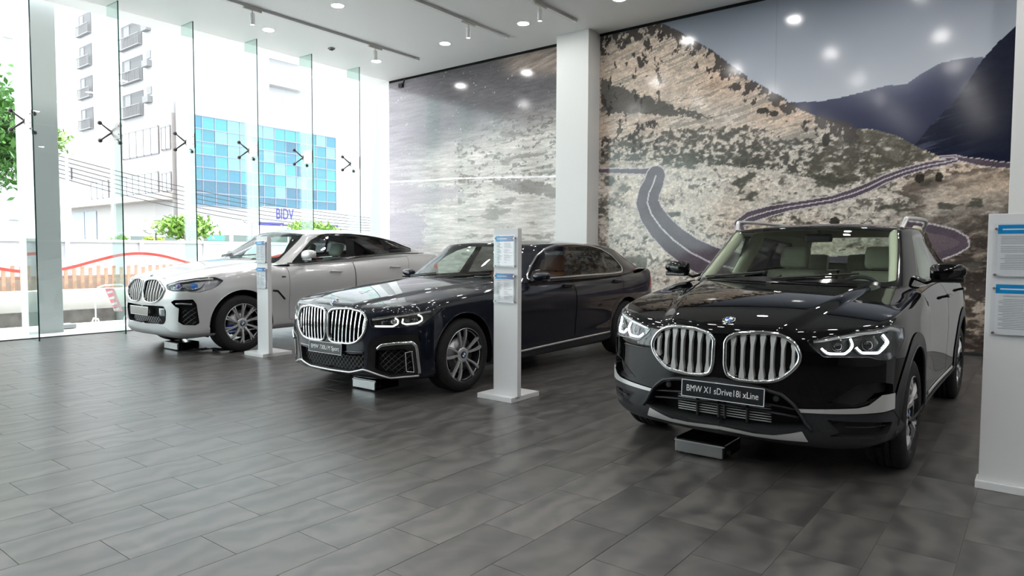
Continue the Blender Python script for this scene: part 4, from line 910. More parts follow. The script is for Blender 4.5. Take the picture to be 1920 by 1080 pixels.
# ================= tall white coupe SUV
W_CPE = dict(R=.377, rim=.262, w=.275, kind='vee', n=10, rot=.0, disc=.185, caliper=mat('blue_caliper', (.005, .03, .30), .3, coat=.6))
cpe = thing('coupe_sport_utility_vehicle', 'white coupe SUV with sloping roof and dark window glass, parked nearest the glass facade', 'car', (-9.37, 4.92, 0), 0)
KID6 = [(.035, .935), (.08, .955), (.17, .966), (.28, .966), (.345, .955), (.45, .90), (.525, .842), (.485, .752), (.42, .705), (.35, .677), (.22, .668), (.12, .672), (.055, .715), (.032, .80)]
HL6 = [(.525, .905), (.697, .960), (.847, .990), (-.36, 1.000, 'S'), (-.26, .958, 'S'), (-.33, .90, 'S'), (-.42, .854, 'S'), (-.554, .818, 'S'), (.867, .820), (.83, .831), (.655, .829), (.56, .85)]
FOG6 = [(.645, .687), (.695, .717), (.887, .726), (-.595, .667, 'S'), (-.567, .42, 'S'), (.898, .395), (.792, .402), (.735, .441), (.755, .612), (.705, .633)]
INT6 = [(0, .625), (.40, .632), (.515, .632), (.556, .571), (.539, .45), (.50, .40), (.437, .393), (.357, .397), (0, .385)]
LOW6 = [(0, -.2, 'U'), (0, .22, 'U'), (.43, .375), (.50, .365), (.62, .31), (.84, .285), (-.40, .28, 'S'), (.30, -.2, 'U')]
DF6 = [(.71, .375, 'S'), (.72, .9, 'S'), (.73, .999, 'V'), (1.90, .999, 'V'), (1.88, .375, 'S')]
DR6 = [(1.888, .375, 'S'), (1.908, .999, 'V'), (3.05, .999, 'V'), (2.98, 1.0, 'S'), (2.60, .80, 'S'), (2.46, .45, 'S'), (2.44, .375, 'S')]
SILL6 = [(.42, -.2, 'U'), (.42, .09, 'U'), (.80, .09, 'U'), (1, .10, 'U'), (1, -.2, 'U')]
TL6 = [(3.62, 1.08, 'S'), (3.70, 1.15, 'S'), (.88, .90, 'U'), (.96, .86, 'U'), (.96, .80, 'U'), (.88, .80, 'U')]
regsL = doors(CPE, [(DF6, .03), (DR6, .03)]) + [('lower#1', LOW6, .0), ('lower#2', SILL6, 0), ('intake', INT6, .03), ('pocket#1', FOG6, .02), ('lamp', HL6, .02), ('tail', TL6, .01), ('kid', KID6, .03)]
D6 = [(.845, 1.178, 'S'), (1.3, 1.205, 'S'), (1.82, 1.245, 'S'), (2.4, 1.298, 'S'), (3.0, 1.335, 'S'), (3.20, 1.352, 'S'), (3.27, 1.40, 'S'), (2.96, 1.505, 'S'), (2.5, 1.582, 'S'), (1.96, 1.618, 'S'), (1.62, 1.612, 'S'), (1.44, 1.585, 'S'), (1.27, 1.505, 'S'), (1.06, 1.345, 'S')]
regsG = [('frit', [(0, .0, 'U'), (.195, .0, 'U'), (.205, .05, 'U'), (.195, .97, 'U'), (0, .97, 'U')], .01), ('windscreen', [(0, .05, 'U'), (.155, .05, 'U'), (.186, .08, 'U'), (.18, .88, 'U'), (.16, .94, 'U'), (0, .94, 'U')], .03),
         ('trim', D6, .03),
         ('window#1', [(1.02, 1.200, 'S'), (1.81, 1.258, 'S'), (1.90, 1.598, 'S'), (1.64, 1.594, 'S'), (1.47, 1.566, 'S'), (1.30, 1.490, 'S'), (1.12, 1.345, 'S')], .025),
         ('window_dark#1', [(1.97, 1.272, 'S'), (2.66, 1.335, 'S'), (2.60, 1.552, 'S'), (2.42, 1.572, 'S'), (2.06, 1.596, 'S')], .025), ('window_dark#2', [(2.71, 1.338, 'S'), (3.12, 1.362, 'S'), (3.20, 1.398, 'S'), (2.94, 1.487, 'S'), (2.66, 1.538, 'S')], .02),
         ('rear_glass', [(.875, .12, 'U'), (1, .10, 'U'), (1, .92, 'U'), (.88, .90, 'U')], .03)]
cm = car_common(cpe, PAINT_W); cm['lamp'] = (mat('lamp_bowl_silver', (.30, .30, .32), .2, .8), -.05, False, 'lamp_bowl'); cm['pocket'] = (M_DARK, -.05, False, 'pocket_well'); cm['lower'] = (mat('silver_skid_paint', (.45, .45, .46), .35, .5), .002, True, 'lower_cladding')
T = car_shell(cpe, CPE, PAINT_W, regsL, regsG, W_CPE, dict(mats=cm, lining=LIN_G, lip_mat=PAINT_W))
L, G = T['L'], T['G']
kidney(cpe, L, KID6, 7, M_SAT, mat('satin_frame', (.72, .72, .73), .2, 1.0), None, w=.011, frame_w=.020)
for pts, r, d, m in ((FOG6, .02, -.05, M_GBLK), (INT6, .03, -.06, M_BLK)): wall('opening_rim', L, outline(L, pts, r), .002, d, m, cpe)
headlight(cpe, L, HL6, .02, [[(.60, .872), (.64, .848), (.73, .85), (.765, .885)], [(.80, .88), (.83, .855), (-.60, .855, 'S'), (-.53, .885, 'S'), (-.50, .93, 'S')]], M_LAMP, .012,
          strip=[(.55, .905), (.70, .95), (.85, .98), (-.38, .985, 'S')], proj=[(.695, .888, .034, mat('violet_lens', (.10, .03, .25), .08, coat=1)), (.87, .90, .034, mat('blue_lens', (.02, .15, .5), .08, coat=1))])
for sx in (1, -1):
    mesh_bars('intake_lattice', L, outline(L, [(.75, .60), (.89, .62), (-.60, .58, 'S'), (-.57, .42, 'S'), (.898, .395), (.792, .402), (.735, .441)], .02), M_MESH, cpe, -.03, .06, .03, .007, sx)
    mesh_bars('intake_lattice', L, outline(L, [(0, .50), (.35, .50), (.40, .46), (.40, .40), (.357, .397), (0, .385)], .0), mat('lattice_grey', (.25, .25, .26), .3, .6), cpe, -.035, .06, .028, .006, sx)
bars_on('fog_lamp', L, [(.69, .665), (.78, .668), (-.64, .66, 'S')], M_LAMP, cpe, .03, .02, -.025)
bars_on('radar_cover', L, [(.455, .60), (.455, .50)], mat('smoked_cover', (.09, .10, .11), .08, coat=1), cpe, .15, .02, -.02)
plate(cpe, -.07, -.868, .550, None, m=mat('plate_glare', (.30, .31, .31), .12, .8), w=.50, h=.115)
pr_ = MB(); pr_.box((-.2, -.86, .515), (.2, -.80, .58), .01); pr_.build('plate_holder', M_BLK, cpe)
interior(cpe, CPE, T, GREYL, LIN_G, .72, 1.18, 1.55, up=.17)
for sx in (1, -1): mirror_unit(cpe, sx, 1.10, .97, 1.285, PAINT_W, w=.23, h=.155, d=.15, foot=(0, .06, -.08))
door_handle(cpe, L, 1.53, 1.035, PAINT_W, .22); door_handle(cpe, L, 2.70, 1.09, PAINT_W, .22)
bars_on('fender_vent', L, [(.44, .80, 'S'), (.52, .79, 'S'), (.64, .67, 'S')], M_GBLK, cpe, .028, .012, .002)
bars_on('window_frame', G, D6, M_GBLK, cpe, .018, .012, .003, closed=True, r=.03)
uvs = [(.60, .985, 'S'), (.66, .985, 'S')]; bars_on('sport_badge', L, uvs, M_DALU, cpe, .022, .008, .003)
wipers(cpe, T, .5, 1.25, [(.55, -.05), (-.12, -.66)])
belt_strip(cpe, G, L, .27, .80, M_GBLK, .014)
yy = np.array([-.74]); roundel('hood_emblem', cpe, (0, -.74, float(T['Hz'](np.array([0.]), yy)[0]) + .002), (0, -.45, .89), .041, (0, 1, .45))
# ---------------------------------------------------------------- the room
XW, YB, ZC = -12.06, 10.80, 5.27
def fbm(x, z, sx, sz, octs=4, seed=0, gain=.55):
    """value noise on arrays"""
    r = np.random.default_rng(seed); out = np.zeros(x.shape); amp = 1.; tot = 0.
    for o in range(octs):
        g = r.random((64, 64)); a = x / sx * 2 ** o + 7.3 * o; b = z / sz * 2 ** o + 3.1 * o
        i = np.floor(a).astype(int); j = np.floor(b).astype(int); u = a - i; v = b - j; u = u * u * (3 - 2 * u); v = v * v * (3 - 2 * v)
        G_ = lambda p, q: g[p % 64, q % 64]
        out += amp * ((G_(i, j) * (1 - u) + G_(i + 1, j) * u) * (1 - v) + (G_(i, j + 1) * (1 - u) + G_(i + 1, j + 1) * u) * v); tot += amp; amp *= gain
    return out / tot
def smooth_box(name, a, b, m, parent=None, bev=.0, kind=None):
    o = MB().box(a, b, bev).build(name, m, parent)
    if kind: o['kind'] = kind
    return o
WHITE = mat('white_paint', (.80, .80, .79), .55); CEILM = mat('ceiling_white', (.74, .75, .75), .6)
GREYW = mat('dark_wall', (.03, .03, .032), .5)
# floor: slab, then tiles laid in a running bond, 0.3135 x 0.627 m
M_GROUT = mat('grout', (.15, .145, .14), .8)
fl = struct(MB().box((XW, -9.2, -.12), (7.5, YB + .3, -.0025)).build('floor', M_GROUT))
def tile_mat():
    m = mat('slate_tile', (.05, .05, .052), .32, spec=.8); nt = m.node_tree; N = nt.nodes.new; lk = nt.links.new; b = nt.nodes['Principled BSDF']
    geo = N('ShaderNodeNewGeometry'); oi = N('ShaderNodeObjectInfo'); at = N('ShaderNodeAttribute'); at.attribute_name = 'tile_id'
    ad = N('ShaderNodeMath'); ad.operation = 'ADD'; lk(oi.outputs['Random'], ad.inputs[0]); lk(at.outputs['Fac'], ad.inputs[1])
    sc3 = N('ShaderNodeMath'); sc3.operation = 'MULTIPLY'; sc3.inputs[1].default_value = 37.0; lk(ad.outputs[0], sc3.inputs[0])
    cb = N('ShaderNodeCombineXYZ'); lk(sc3.outputs[0], cb.inputs[2]); lk(sc3.outputs[0], cb.inputs[0])
    va = N('ShaderNodeVectorMath'); va.operation = 'ADD'; lk(geo.outputs['Position'], va.inputs[0]); lk(cb.outputs[0], va.inputs[1])
    wv = N('ShaderNodeTexNoise'); wv.inputs['Scale'].default_value = 2.2; wv.inputs['Detail'].default_value = 3; wv.inputs['Distortion'].default_value = 2.2; lk(va.outputs[0], wv.inputs['Vector'])
    fn = N('ShaderNodeTexNoise'); fn.inputs['Scale'].default_value = 45; fn.inputs['Detail'].default_value = 5; lk(va.outputs[0], fn.inputs['Vector'])
    ws = N('ShaderNodeTexWave'); ws.inputs['Scale'].default_value = 1.6; ws.inputs['Distortion'].default_value = 9; ws.inputs['Detail'].default_value = 3; ws.inputs['Detail Scale'].default_value = 1.4; lk(va.outputs[0], ws.inputs['Vector'])
    cr = N('ShaderNodeValToRGB'); e = cr.color_ramp.elements; e[0].position = .3; e[0].color = (.052, .050, .050, 1); e[1].position = .72; e[1].color = (.120, .111, .104, 1)
    mixn = N('ShaderNodeMath'); mixn.operation = 'MULTIPLY_ADD'; mixn.inputs[1].default_value = .28; lk(ws.outputs['Fac'], mixn.inputs[0])
    m7 = N('ShaderNodeMath'); m7.operation = 'MULTIPLY'; m7.inputs[1].default_value = .75; lk(wv.outputs['Fac'], m7.inputs[0]); lk(m7.outputs[0], mixn.inputs[2]); lk(mixn.outputs[0], cr.inputs[0])
    hs = N('ShaderNodeHueSaturation'); mr = N('ShaderNodeMapRange'); mr.inputs['To Min'].default_value = .84; mr.inputs['To Max'].default_value = 1.17
    fr = N('ShaderNodeMath'); fr.operation = 'FRACT'; m9 = N('ShaderNodeMath'); m9.operation = 'MULTIPLY'; m9.inputs[1].default_value = 7.7; lk(ad.outputs[0], m9.inputs[0]); lk(m9.outputs[0], fr.inputs[0]); lk(fr.outputs[0], mr.inputs[0])
    lk(mr.outputs[0], hs.inputs['Value']); lk(cr.outputs[0], hs.inputs['Color']); lk(hs.outputs[0], b.inputs['Base Color'])
    rr = N('ShaderNodeMapRange'); rr.inputs['To Min'].default_value = .27; rr.inputs['To Max'].default_value = .35; lk(wv.outputs['Fac'], rr.inputs[0]); lk(rr.outputs[0], b.inputs['Roughness'])
    bp = N('ShaderNodeBump'); bp.inputs['Strength'].default_value = .05; bp.inputs['Distance'].default_value = .002; lk(fn.outputs['Fac'], bp.inputs['Height']); lk(bp.outputs[0], b.inputs['Normal'])
    return m
M_TILE = tile_mat()
TWX, TWY, J = .3133, .627, .0016
def tile_geo(mb, x0, y0, x1, y1):
    c = .0008; v = [(x0, y0, -.003), (x1, y0, -.003), (x1, y1, -.003), (x0, y1, -.003), (x0 + c, y0 + c, 0), (x1 - c, y0 + c, 0), (x1 - c, y1 - c, 0), (x0 + c, y1 - c, 0)]
    mb.add(v, [(4, 5, 6, 7), (0, 1, 5, 4), (1, 2, 6, 5), (2, 3, 7, 6), (3, 0, 4, 7)])
proto = None; rest = MB(); rest_id = []; cand = []
for i in range(-26, 40):
    x1 = -.252 - TWX * i; x0 = x1 - TWX
    if x0 > 7.4 or x1 < XW + .02: continue
    off = 0 if i % 2 else TWY / 2
    for k in range(-16, 19):
        y0 = off + TWY * k; y1 = y0 + TWY
        if y0 > YB or y1 < -9.1: continue
        cx, cy = (x0 + x1) / 2, (y0 + y1) / 2; d = cy * math.cos(YAW) - cx * math.sin(YAW); lat = cx * math.cos(YAW) + cy * math.sin(YAW)
        vis = d > 1.6 and abs(lat) < d * .78 + .3
        cand.append((d if vis else 99, x0, y0, x1, y1))
cand.sort()
for n, (d, x0, y0, x1, y1) in enumerate(cand):
    x0, x1, y0, y1 = max(x0, XW + .01) + J / 2, x1 - J / 2, y0 + J / 2, min(y1, YB) - J / 2
    if n < 296 and d < 50:
        if proto is None:
            t = MB(); tile_geo(t, -TWX / 2 + J / 2, -TWY / 2 + J / 2, TWX / 2 - J / 2, TWY / 2 - J / 2); proto = t.mesh('tile'); proto.materials.append(M_TILE)
        o = bpy.data.objects.new('tile', proto); COL.objects.link(o); o.parent = fl; o.location = ((x0 + x1) / 2, (y0 + y1) / 2, 0)
    else:
        tile_geo(rest, x0, y0, x1, y1); rest_id += [random.random()] * 8
ro = rest.build('tile', M_TILE, fl, fix=False); ro['kind'] = 'stuff'
at_ = ro.data.attributes.new('tile_id', 'FLOAT', 'POINT'); at_.data.foreach_set('value', rest_id)
# ceiling and walls
struct(MB().box((XW - .5, -9.2, ZC), (7.5, YB + .4, ZC + .3)).build('ceiling', CEILM))
struct(MB().box((-12.4, YB, 0), (8, YB + .25, ZC)).build('wall_back', WHITE))
wr = struct(MB().box((7.5, -9.2, 0), (7.7, YB, ZC)).build('wall_right', mat('grey_wall', (.22, .22, .22), .6)))
wf = struct(MB().box((XW, -9.4, 0), (7.7, -9.2, ZC)).build('wall_front', GREYW))
struct(MB().box((-7.12, YB - .40, 0), (-6.44, YB + .01, ZC), .006).build('trim_1', mat('column_white', (.78, .78, .77), .45)))
struct(MB().box((-.372, YB - .40, 0), (.34, YB + .01, ZC), .006).build('trim_2', mat('column_white')))
struct(MB().box((-6.44, YB - .03, 0), (-.37, YB, .045)).box((-12.05, YB - .03, 0), (-7.12, YB, .045)).build('baseboard_back', M_BLK))
# the mural: a printed landscape on panels
def srgb(c): c = np.asarray(c, float) / 255; return np.where(c < .04045, c / 12.92, ((c + .055) / 1.055) ** 2.4)
def paint_mural(X, Z):
    n1 = fbm(X, Z, .9, .35, 5, 1); n2 = fbm(X, Z, .16, .07, 4, 2, .7); n3 = fbm(X, Z, .07, .05, 3, 3, .7); n4 = fbm(X, Z, 2.5, 1.2, 3, 4); sl = fbm(X + Z * 1.1, Z - X * .25, .55, .05, 4, 5)
    P = np.stack([X.ravel(), Z.ravel()], 1); C = np.zeros(X.shape + (3,))
    def poly(pts): return inside(P, np.array(pts, float)).reshape(X.shape)
    def mix(c, m): 
        m = np.clip(m, 0, 1)[..., None]; C[:] = C * (1 - m) + np.asarray(c, float) * m
    def soft(pts, w=.06):
        """soft-edged polygon: jittered edge"""
        q = P + np.stack([(n2.ravel() - .5) * w * 4, (n3.ravel() - .5) * w * 3], 1); return inside(q, np.array(pts, float)).reshape(X.shape)
    def dist(line):
        L_ = np.array(line, float); best = np.full(X.size, 9.); par = np.zeros(X.size)
        for i in range(len(L_) - 1):
            a, b = L_[i], L_[i + 1]; d = b - a; t = np.clip(((P - a) @ d) / (d @ d), 0, 1); r = np.linalg.norm(P - a - t[:, None] * d, axis=1); k = r < best; best[k] = r[k]; par[k] = (i + t[k]) / (len(L_) - 1)
        return best.reshape(X.shape), par.reshape(X.shape)
    # sky
    t = np.clip((Z - 3.2) / 2.0, 0, 1)[..., None]; C[:] = np.array([206, 210, 218]) * (1 - t) + np.array([124, 130, 142]) * t
    # far ridges
    far = [(-3.77, 3.64), (-3.44, 3.71), (-3.12, 3.62), (-2.67, 3.58), (-2.38, 3.60), (-2.10, 3.64), (-1.83, 3.68), (-1.57, 3.67), (-1.42, 3.77), (-1.21, 3.88), (-0.97, 3.91), (-0.73, 3.89), (-0.68, 3.85), (-0.63, 2.35), (-3.75, 2.56)]
    ridge = [(-3.44, 3.71), (-3.12, 3.62), (-2.67, 3.58), (-2.38, 3.60), (-2.10, 3.64), (-1.83, 3.68), (-1.57, 3.67), (-1.42, 3.77), (-1.21, 3.88), (-0.97, 3.91), (-0.73, 3.89), (-0.68, 3.85)]
    m = poly(far); d_, _ = dist(ridge); mist = np.exp(-d_ / .28) * np.clip((X + 3.2) / 1.5, .1, 1); col = np.array([42, 46, 72]) * (1 - mist[..., None]) + np.array([112, 116, 134]) * mist[..., None]; C[m] = (col * (.9 + .2 * n1[..., None]))[m]
    near = [(-1.61, 2.60), (-1.27, 3.08), (-1.01, 3.36), (-0.89, 3.55), (-0.73, 3.84), (-0.57, 4.04), (-0.39, 4.21), (-0.28, 4.32), (-0.21, 2.26), (-0.98, 2.45)]
    m = poly(near); col = np.array([27, 31, 50]) + np.clip(sl - .52, 0, 1)[..., None] * np.array([190, 190, 205]) * np.exp(-((X + 1.35) / .45) ** 2)[..., None] + (n2[..., None] - .5) * 18; C[m] = col[m]
    # the long hill
    hill = [(-6.42, 5.25), (-5.91, 5.21), (-5.50, 5.22), (-5.30, 5.23), (-4.96, 5.03), (-4.67, 4.82), (-4.40, 4.62), (-4.00, 4.26), (-3.61, 3.95), (-3.20, 3.65), (-2.97, 3.50), (-2.66, 3.33), (-2.37, 3.19), (-2.23, 3.14), (-1.95, 3.09), (-1.68, 2.98), (-1.42, 2.80), (-1.17, 2.66), (-0.99, 2.60), (-0.41, 2.50), (-0.22, 2.46), (-0.10, -0.85), (-7.89, -2.12), (-7.94, 5.54)]
    right = X > -6.75; m = poly(hill) & right
    hf = fbm(X, Z, .045, .032, 3, 6, .75); up_ = sstep(2.5, 3.3, Z)[..., None]; base = np.array([206, 197, 186]) * (.55 + .13 * up_ + .30 * n2[..., None] + .55 * (hf[..., None] - .25 * up_) * (1 - .45 * up_) + (.15 + .35 * up_) * (sl[..., None] - .4)); C[m] = base[m]
    warm = np.clip((n4 - .5) * 3, 0, 1)[..., None] * np.array([10, -6, -16]); C[m] += warm[m]
    sp = np.clip((.45 - n3) * 9, 0, 1) * np.clip((.62 - n1) * 6, 0, 1) * m * (1 - .85 * sstep(2.7, 3.1, Z)); mix([84, 78, 72], sp * .75)
    # grass shadow wedge and bands
    mix([74, 72, 70], (soft([(-6.41, 4.45), (-5.84, 4.20), (-5.13, 3.85), (-4.20, 3.51), (-5.23, 3.69), (-6.40, 3.88)]) & m) * .85)
    mix([96, 92, 86], ((sl > .60) & m & (Z > 3.0)) * .5)
    vegA = soft([(-6.39, 3.38), (-5.42, 3.40), (-4.65, 3.41), (-3.60, 3.33), (-3.19, 3.07), (-2.51, 3.00), (-2.23, 3.14), (-1.55, 2.91), (-1.17, 2.67), (-1.54, 2.57), (-1.93, 2.44), (-2.27, 2.29), (-2.64, 2.42), (-3.34, 2.60), (-4.64, 2.83), (-6.39, 3.00)], .05) & m
    mix([78, 76, 70], vegA * np.clip((.60 - n3) * 6, 0, .92)); mix([205, 198, 188], (vegA & (n3 > .63)) * .8)
    mound = soft([(-2.26, 3.13), (-1.95, 3.11), (-1.68, 3.00), (-1.42, 2.83), (-1.18, 2.65), (-1.54, 2.54), (-1.93, 2.42), (-2.35, 2.35), (-2.94, 2.51), (-2.51, 2.94)], .04) & m
    mix([92, 88, 78], mound * np.clip((.66 - n2) * 5, 0, .8))
    # darker foreground to the right and below
    low = soft([(-1.54, 2.41), (-0.41, 2.46), (-0.22, 2.45), (-0.10, -0.85), (-2.11, -1.18), (-1.90, 1.39), (-1.52, 1.90)], .12) & m; mix([98, 88, 80], low * np.clip((.64 - n1) * 6, .15, .85)); mix([196, 178, 160], (low & (sl > .6)) * .5)
    dk = np.clip((X + 2.2) / 1.4, 0, 1) * np.clip((2.3 - Z) / .9, 0, 1); mix([52, 45, 42], m * dk * np.clip((.62 - n2) * 5, .1, .8))
    # bushes
    bush = np.clip((fbm(X, Z, .42, .2, 5, 9, .6) - .63) * 22, 0, 1) * (m & (Z < 3.0) & (Z > .2)); mix([76, 76, 68], bush * .85)
    bl = np.clip((fbm(X, Z, .5, .3, 5, 12, .6) - .56) * 18, 0, 1) * (m & (X < -5.45) & (Z < 2.6)); mix([92, 92, 82], bl * .8)
    # trees on the ridge line
    rl = [(-6.42, 5.12), (-5.50, 5.17), (-5.30, 5.18), (-4.96, 4.97), (-4.67, 4.76), (-4.40, 4.57), (-4.00, 4.21), (-3.61, 3.90), (-3.20, 3.62), (-2.97, 3.47), (-2.66, 3.30), (-2.30, 3.15)]
    d_, _ = dist(rl); tr = fbm(X, Z, .085, .11, 4, 33, .6); mix([66, 60, 58], ((tr > .46 + np.clip(d_ - .05, 0, 1) * 1.0) & (d_ < .30) & right & (m | (d_ < .07))) * .92)
    tr2 = fbm(X, Z, .12, .16, 4, 22, .6); mix([50, 46, 44], ((tr2 > .64) & m & (Z > 3.1) & (X < -5.2)) * .85)
    for (cx_, cz_, rw, rh) in [(-2.59, 3.01, 0.058, 0.086), (-3.52, 3.55, 0.097, 0.041), (-3.34, 3.48, 0.072, 0.041), (-2.89, 3.29, 0.030, 0.047), (-1.38, 2.37, 0.057, 0.058), (-1.15, 2.37, 0.048, 0.071), (-2.44, 1.81, 0.072, 0.070)]: mix([48, 45, 40], ((((X - cx_) / rw) ** 2 + ((Z - cz_) / rh) ** 2 + (n3 - .5)) < 1) * .9)
    # roads
    road1 = [(-5.31, 2.66), (-5.35, 2.53), (-5.43, 2.38), (-5.46, 2.21), (-5.38, 2.01), (-5.19, 1.77), (-4.96, 1.56), (-4.67, 1.36), (-4.29, 1.18), (-3.63, 1.03), (-2.91, 1.04), (-2.17, 1.15), (-1.57, 1.27), (-1.25, 1.31)]
    w1 = [.17, .18, .195, .205, .215, .225, .235, .245, .26, .26, .22, .17, .12, .08]
    def road(line, ws, edge=.022, centre=None, col=(92, 81, 90)):
        d_, p = dist(line); w = np.interp(p, np.linspace(0, 1, len(ws)), ws); sh = fbm(X, Z, .3, .2, 4, 31)
        mix(np.array([200, 190, 194]), (d_ < w + edge * .9) & right); C[(d_ < w) & right] = (np.array(col) * (.85 + .3 * sh[..., None]))[(d_ < w) & right]
        if centre: mix([205, 196, 204], (np.abs(d_) < centre) & right)
    road([(-6.70, 2.85), (-5.82, 2.78), (-5.21, 2.73)], [.03, .05], .02)
    road([(-3.39, 1.38), (-3.81, 1.64), (-3.86, 1.81), (-3.69, 1.91), (-3.40, 1.99), (-3.09, 2.05), (-2.78, 2.09), (-2.49, 2.13), (-2.20, 2.21), (-2.00, 2.29), (-1.80, 2.39), (-1.54, 2.48), (-1.29, 2.54), (-1.07, 2.57), (-0.94, 2.60), (-1.02, 2.63), (-1.14, 2.63)], [.08, .08, .06, .085, .075, .055, .05, .05, .06, .055, .05, .045, .04, .035, .03, .02, .015], .016, .008)
    road([(-0.93, 2.60), (-0.72, 2.54), (-0.52, 2.49), (-0.24, 2.45)], [.02, .04, .035, .03], .01)
    road(road1, w1, .018, .012)
    road([(-1.52, 1.72), (-1.20, 1.65), (-0.98, 1.59), (-0.86, 1.53), (-0.84, 1.46), (-0.95, 1.39), (-1.13, 1.31), (-1.34, 1.25)], [.07, .08, .07, .05, .045, .05, .05, .05], .022)
    C[(poly([(-1.51, 1.68), (-1.07, 1.59), (-0.89, 1.51), (-0.92, 1.44), (-1.13, 1.36), (-1.50, 1.31)])) & right] = (np.array([112, 100, 106]) * (.85 + .3 * n1[..., None]))[(poly([(-1.51, 1.68), (-1.07, 1.59), (-0.89, 1.51), (-0.92, 1.44), (-1.13, 1.36), (-1.50, 1.31)])) & right]
    # left panel: the same slope, out of focus
    left = ~right; t = np.clip((4.15 - Z + .25 * (n1 - .5) + (X + 9.6) * .12) / .75, 0, 1)[..., None]
    st = fbm(X, Z, .5, .04, 4, 41, .6)[..., None]; st2 = fbm(X, Z, .22, .035, 3, 42, .7)[..., None]
    lc = np.array([92, 88, 92]) * (.85 + .3 * st2) * (1 - t) + np.array([206, 198, 192]) * (.68 + .34 * st + .30 * (st2 - .4)) * t
    pf = np.clip((-10.2 - X) / 1.4, 0, 1)[..., None] * .75; lc = lc * (1 - pf) + np.array([152, 144, 152]) * (.8 + .35 * st) * pf
    tc = np.clip((X + 8.9) / .5, 0, 1) * np.clip((Z - 4.55) / .2 - (X + 7.1) * -.9, 0, 1); tc = tc[..., None] * .8; lc = lc * (1 - tc) + np.array([158, 142, 132]) * (.6 + .8 * sl[..., None]) * tc
    C[left] = lc[left]
    bb = np.clip((fbm(X, Z, .45, .12, 5, 43, .6) - .60) * 16, 0, 1) * (left & (Z < 3.9) & (X > -9.9)); mix([120, 113, 106], bb * .75)
    bb = (fbm(X, Z, .10, .05, 4, 44, .6) > .64) & left & (Z < 4.2) & (Z > 2.6) & (X > -10); mix([96, 90, 88], bb * .7)
    bb = (fbm(X, Z, .05, .05, 2, 45, .5) > .88) & left & (Z > 2.2); mix([205, 200, 200], bb * .6)
    dk = soft([(-12.20, 2.93), (-9.89, 2.74), (-9.74, 2.53), (-10.85, 2.38), (-12.21, 2.50)], .1) & left; mix([150, 140, 148], dk * .6)
    dk = soft([(-9.08, 2.82), (-8.05, 2.76), (-7.35, 2.58), (-7.35, 2.37), (-8.45, 2.57)], .06) & left; mix([110, 104, 100], dk * .7)
    dk = soft([(-12.64, 2.32), (-10.85, 2.20), (-11.03, 1.37), (-12.65, 1.37)], .15) & left; mix([140, 132, 142], dk * .6)
    d_, _ = dist([(-12.64, 2.99), (-11.02, 2.93), (-10.05, 2.92), (-9.01, 2.87), (-7.36, 2.79)]); mix([226, 220, 224], (d_ < .017) & left)
    C[(np.abs(X + 3.34) < .006)] *= .93
    C[right] *= 1.06; C[left] *= 1.10
    return np.clip(C, 4, 250)
def mural(name, x0, x1, nx, nz, group):
    z0, z1 = .045, 5.22; xs = np.linspace(x0, x1, nx); zs = np.linspace(z0, z1, nz); X, Z = np.meshgrid(xs, zs, indexing='ij'); col = srgb(paint_mural(X, Z))
    n = nx * nz; co = np.stack([X, np.full_like(X, YB - .012), Z], -1).reshape(-1, 3); idx = np.arange(n).reshape(nx, nz)
    q = np.stack([idx[:-1, :-1], idx[1:, :-1], idx[1:, 1:], idx[:-1, 1:]], -1).reshape(-1, 4)
    # rim so that the panel has thickness
    me = bpy.data.meshes.new(name); me.vertices.add(n); me.vertices.foreach_set('co', co.ravel()); me.loops.add(q.size); me.loops.foreach_set('vertex_index', q.ravel()); me.polygons.add(len(q)); me.polygons.foreach_set('loop_start', np.arange(0, q.size, 4)); me.update(calc_edges=True)
    ca = me.color_attributes.new('print', 'FLOAT_COLOR', 'POINT'); ca.data.foreach_set('color', np.concatenate([col.reshape(-1, 3), np.ones((n, 1))], 1).ravel())
    return me
M_MUR = mat('mural_print', (1, 1, 1), .13, spec=.5)
nt = M_MUR.node_tree; at = nt.nodes.new('ShaderNodeAttribute'); at.attribute_name = 'print'; gm = nt.nodes.new('ShaderNodeTexNoise'); gm.inputs['Scale'].default_value = 38; gm.inputs['Detail'].default_value = 6; gm.inputs['Roughness'].default_value = .75
tcn = nt.nodes.new('ShaderNodeTexCoord'); nt.links.new(tcn.outputs['Object'], gm.inputs['Vector'])
mrn = nt.nodes.new('ShaderNodeMapRange'); mrn.inputs['From Min'].default_value = .3; mrn.inputs['From Max'].default_value = .7; mrn.inputs['To Min'].default_value = .72; mrn.inputs['To Max'].default_value = 1.25; nt.links.new(gm.outputs['Fac'], mrn.inputs[0])
lum = nt.nodes.new('ShaderNodeSeparateColor'); nt.links.new(at.outputs['Color'], lum.inputs[0])
# the grain shows on the land, not in the bluish sky
sb = nt.nodes.new('ShaderNodeMath'); sb.operation = 'SUBTRACT'; nt.links.new(lum.outputs[2], sb.inputs[0]); nt.links.new(lum.outputs[0], sb.inputs[1])
gt = nt.nodes.new('ShaderNodeMath'); gt.operation = 'LESS_THAN'; gt.inputs[1].default_value = .012; nt.links.new(sb.outputs[0], gt.inputs[0])
mx1 = nt.nodes.new('ShaderNodeMix'); mx1.inputs['A'].default_value = 1; nt.links.new(gt.outputs[0], mx1.inputs['Factor']); nt.links.new(mrn.outputs[0], mx1.inputs['B'])
vs_ = nt.nodes.new('ShaderNodeVectorMath'); vs_.operation = 'SCALE'; nt.links.new(at.outputs['Color'], vs_.inputs[0]); nt.links.new(mx1.outputs['Result'], vs_.inputs['Scale'])
nt.links.new(vs_.outputs[0], nt.nodes['Principled BSDF'].inputs['Base Color'])
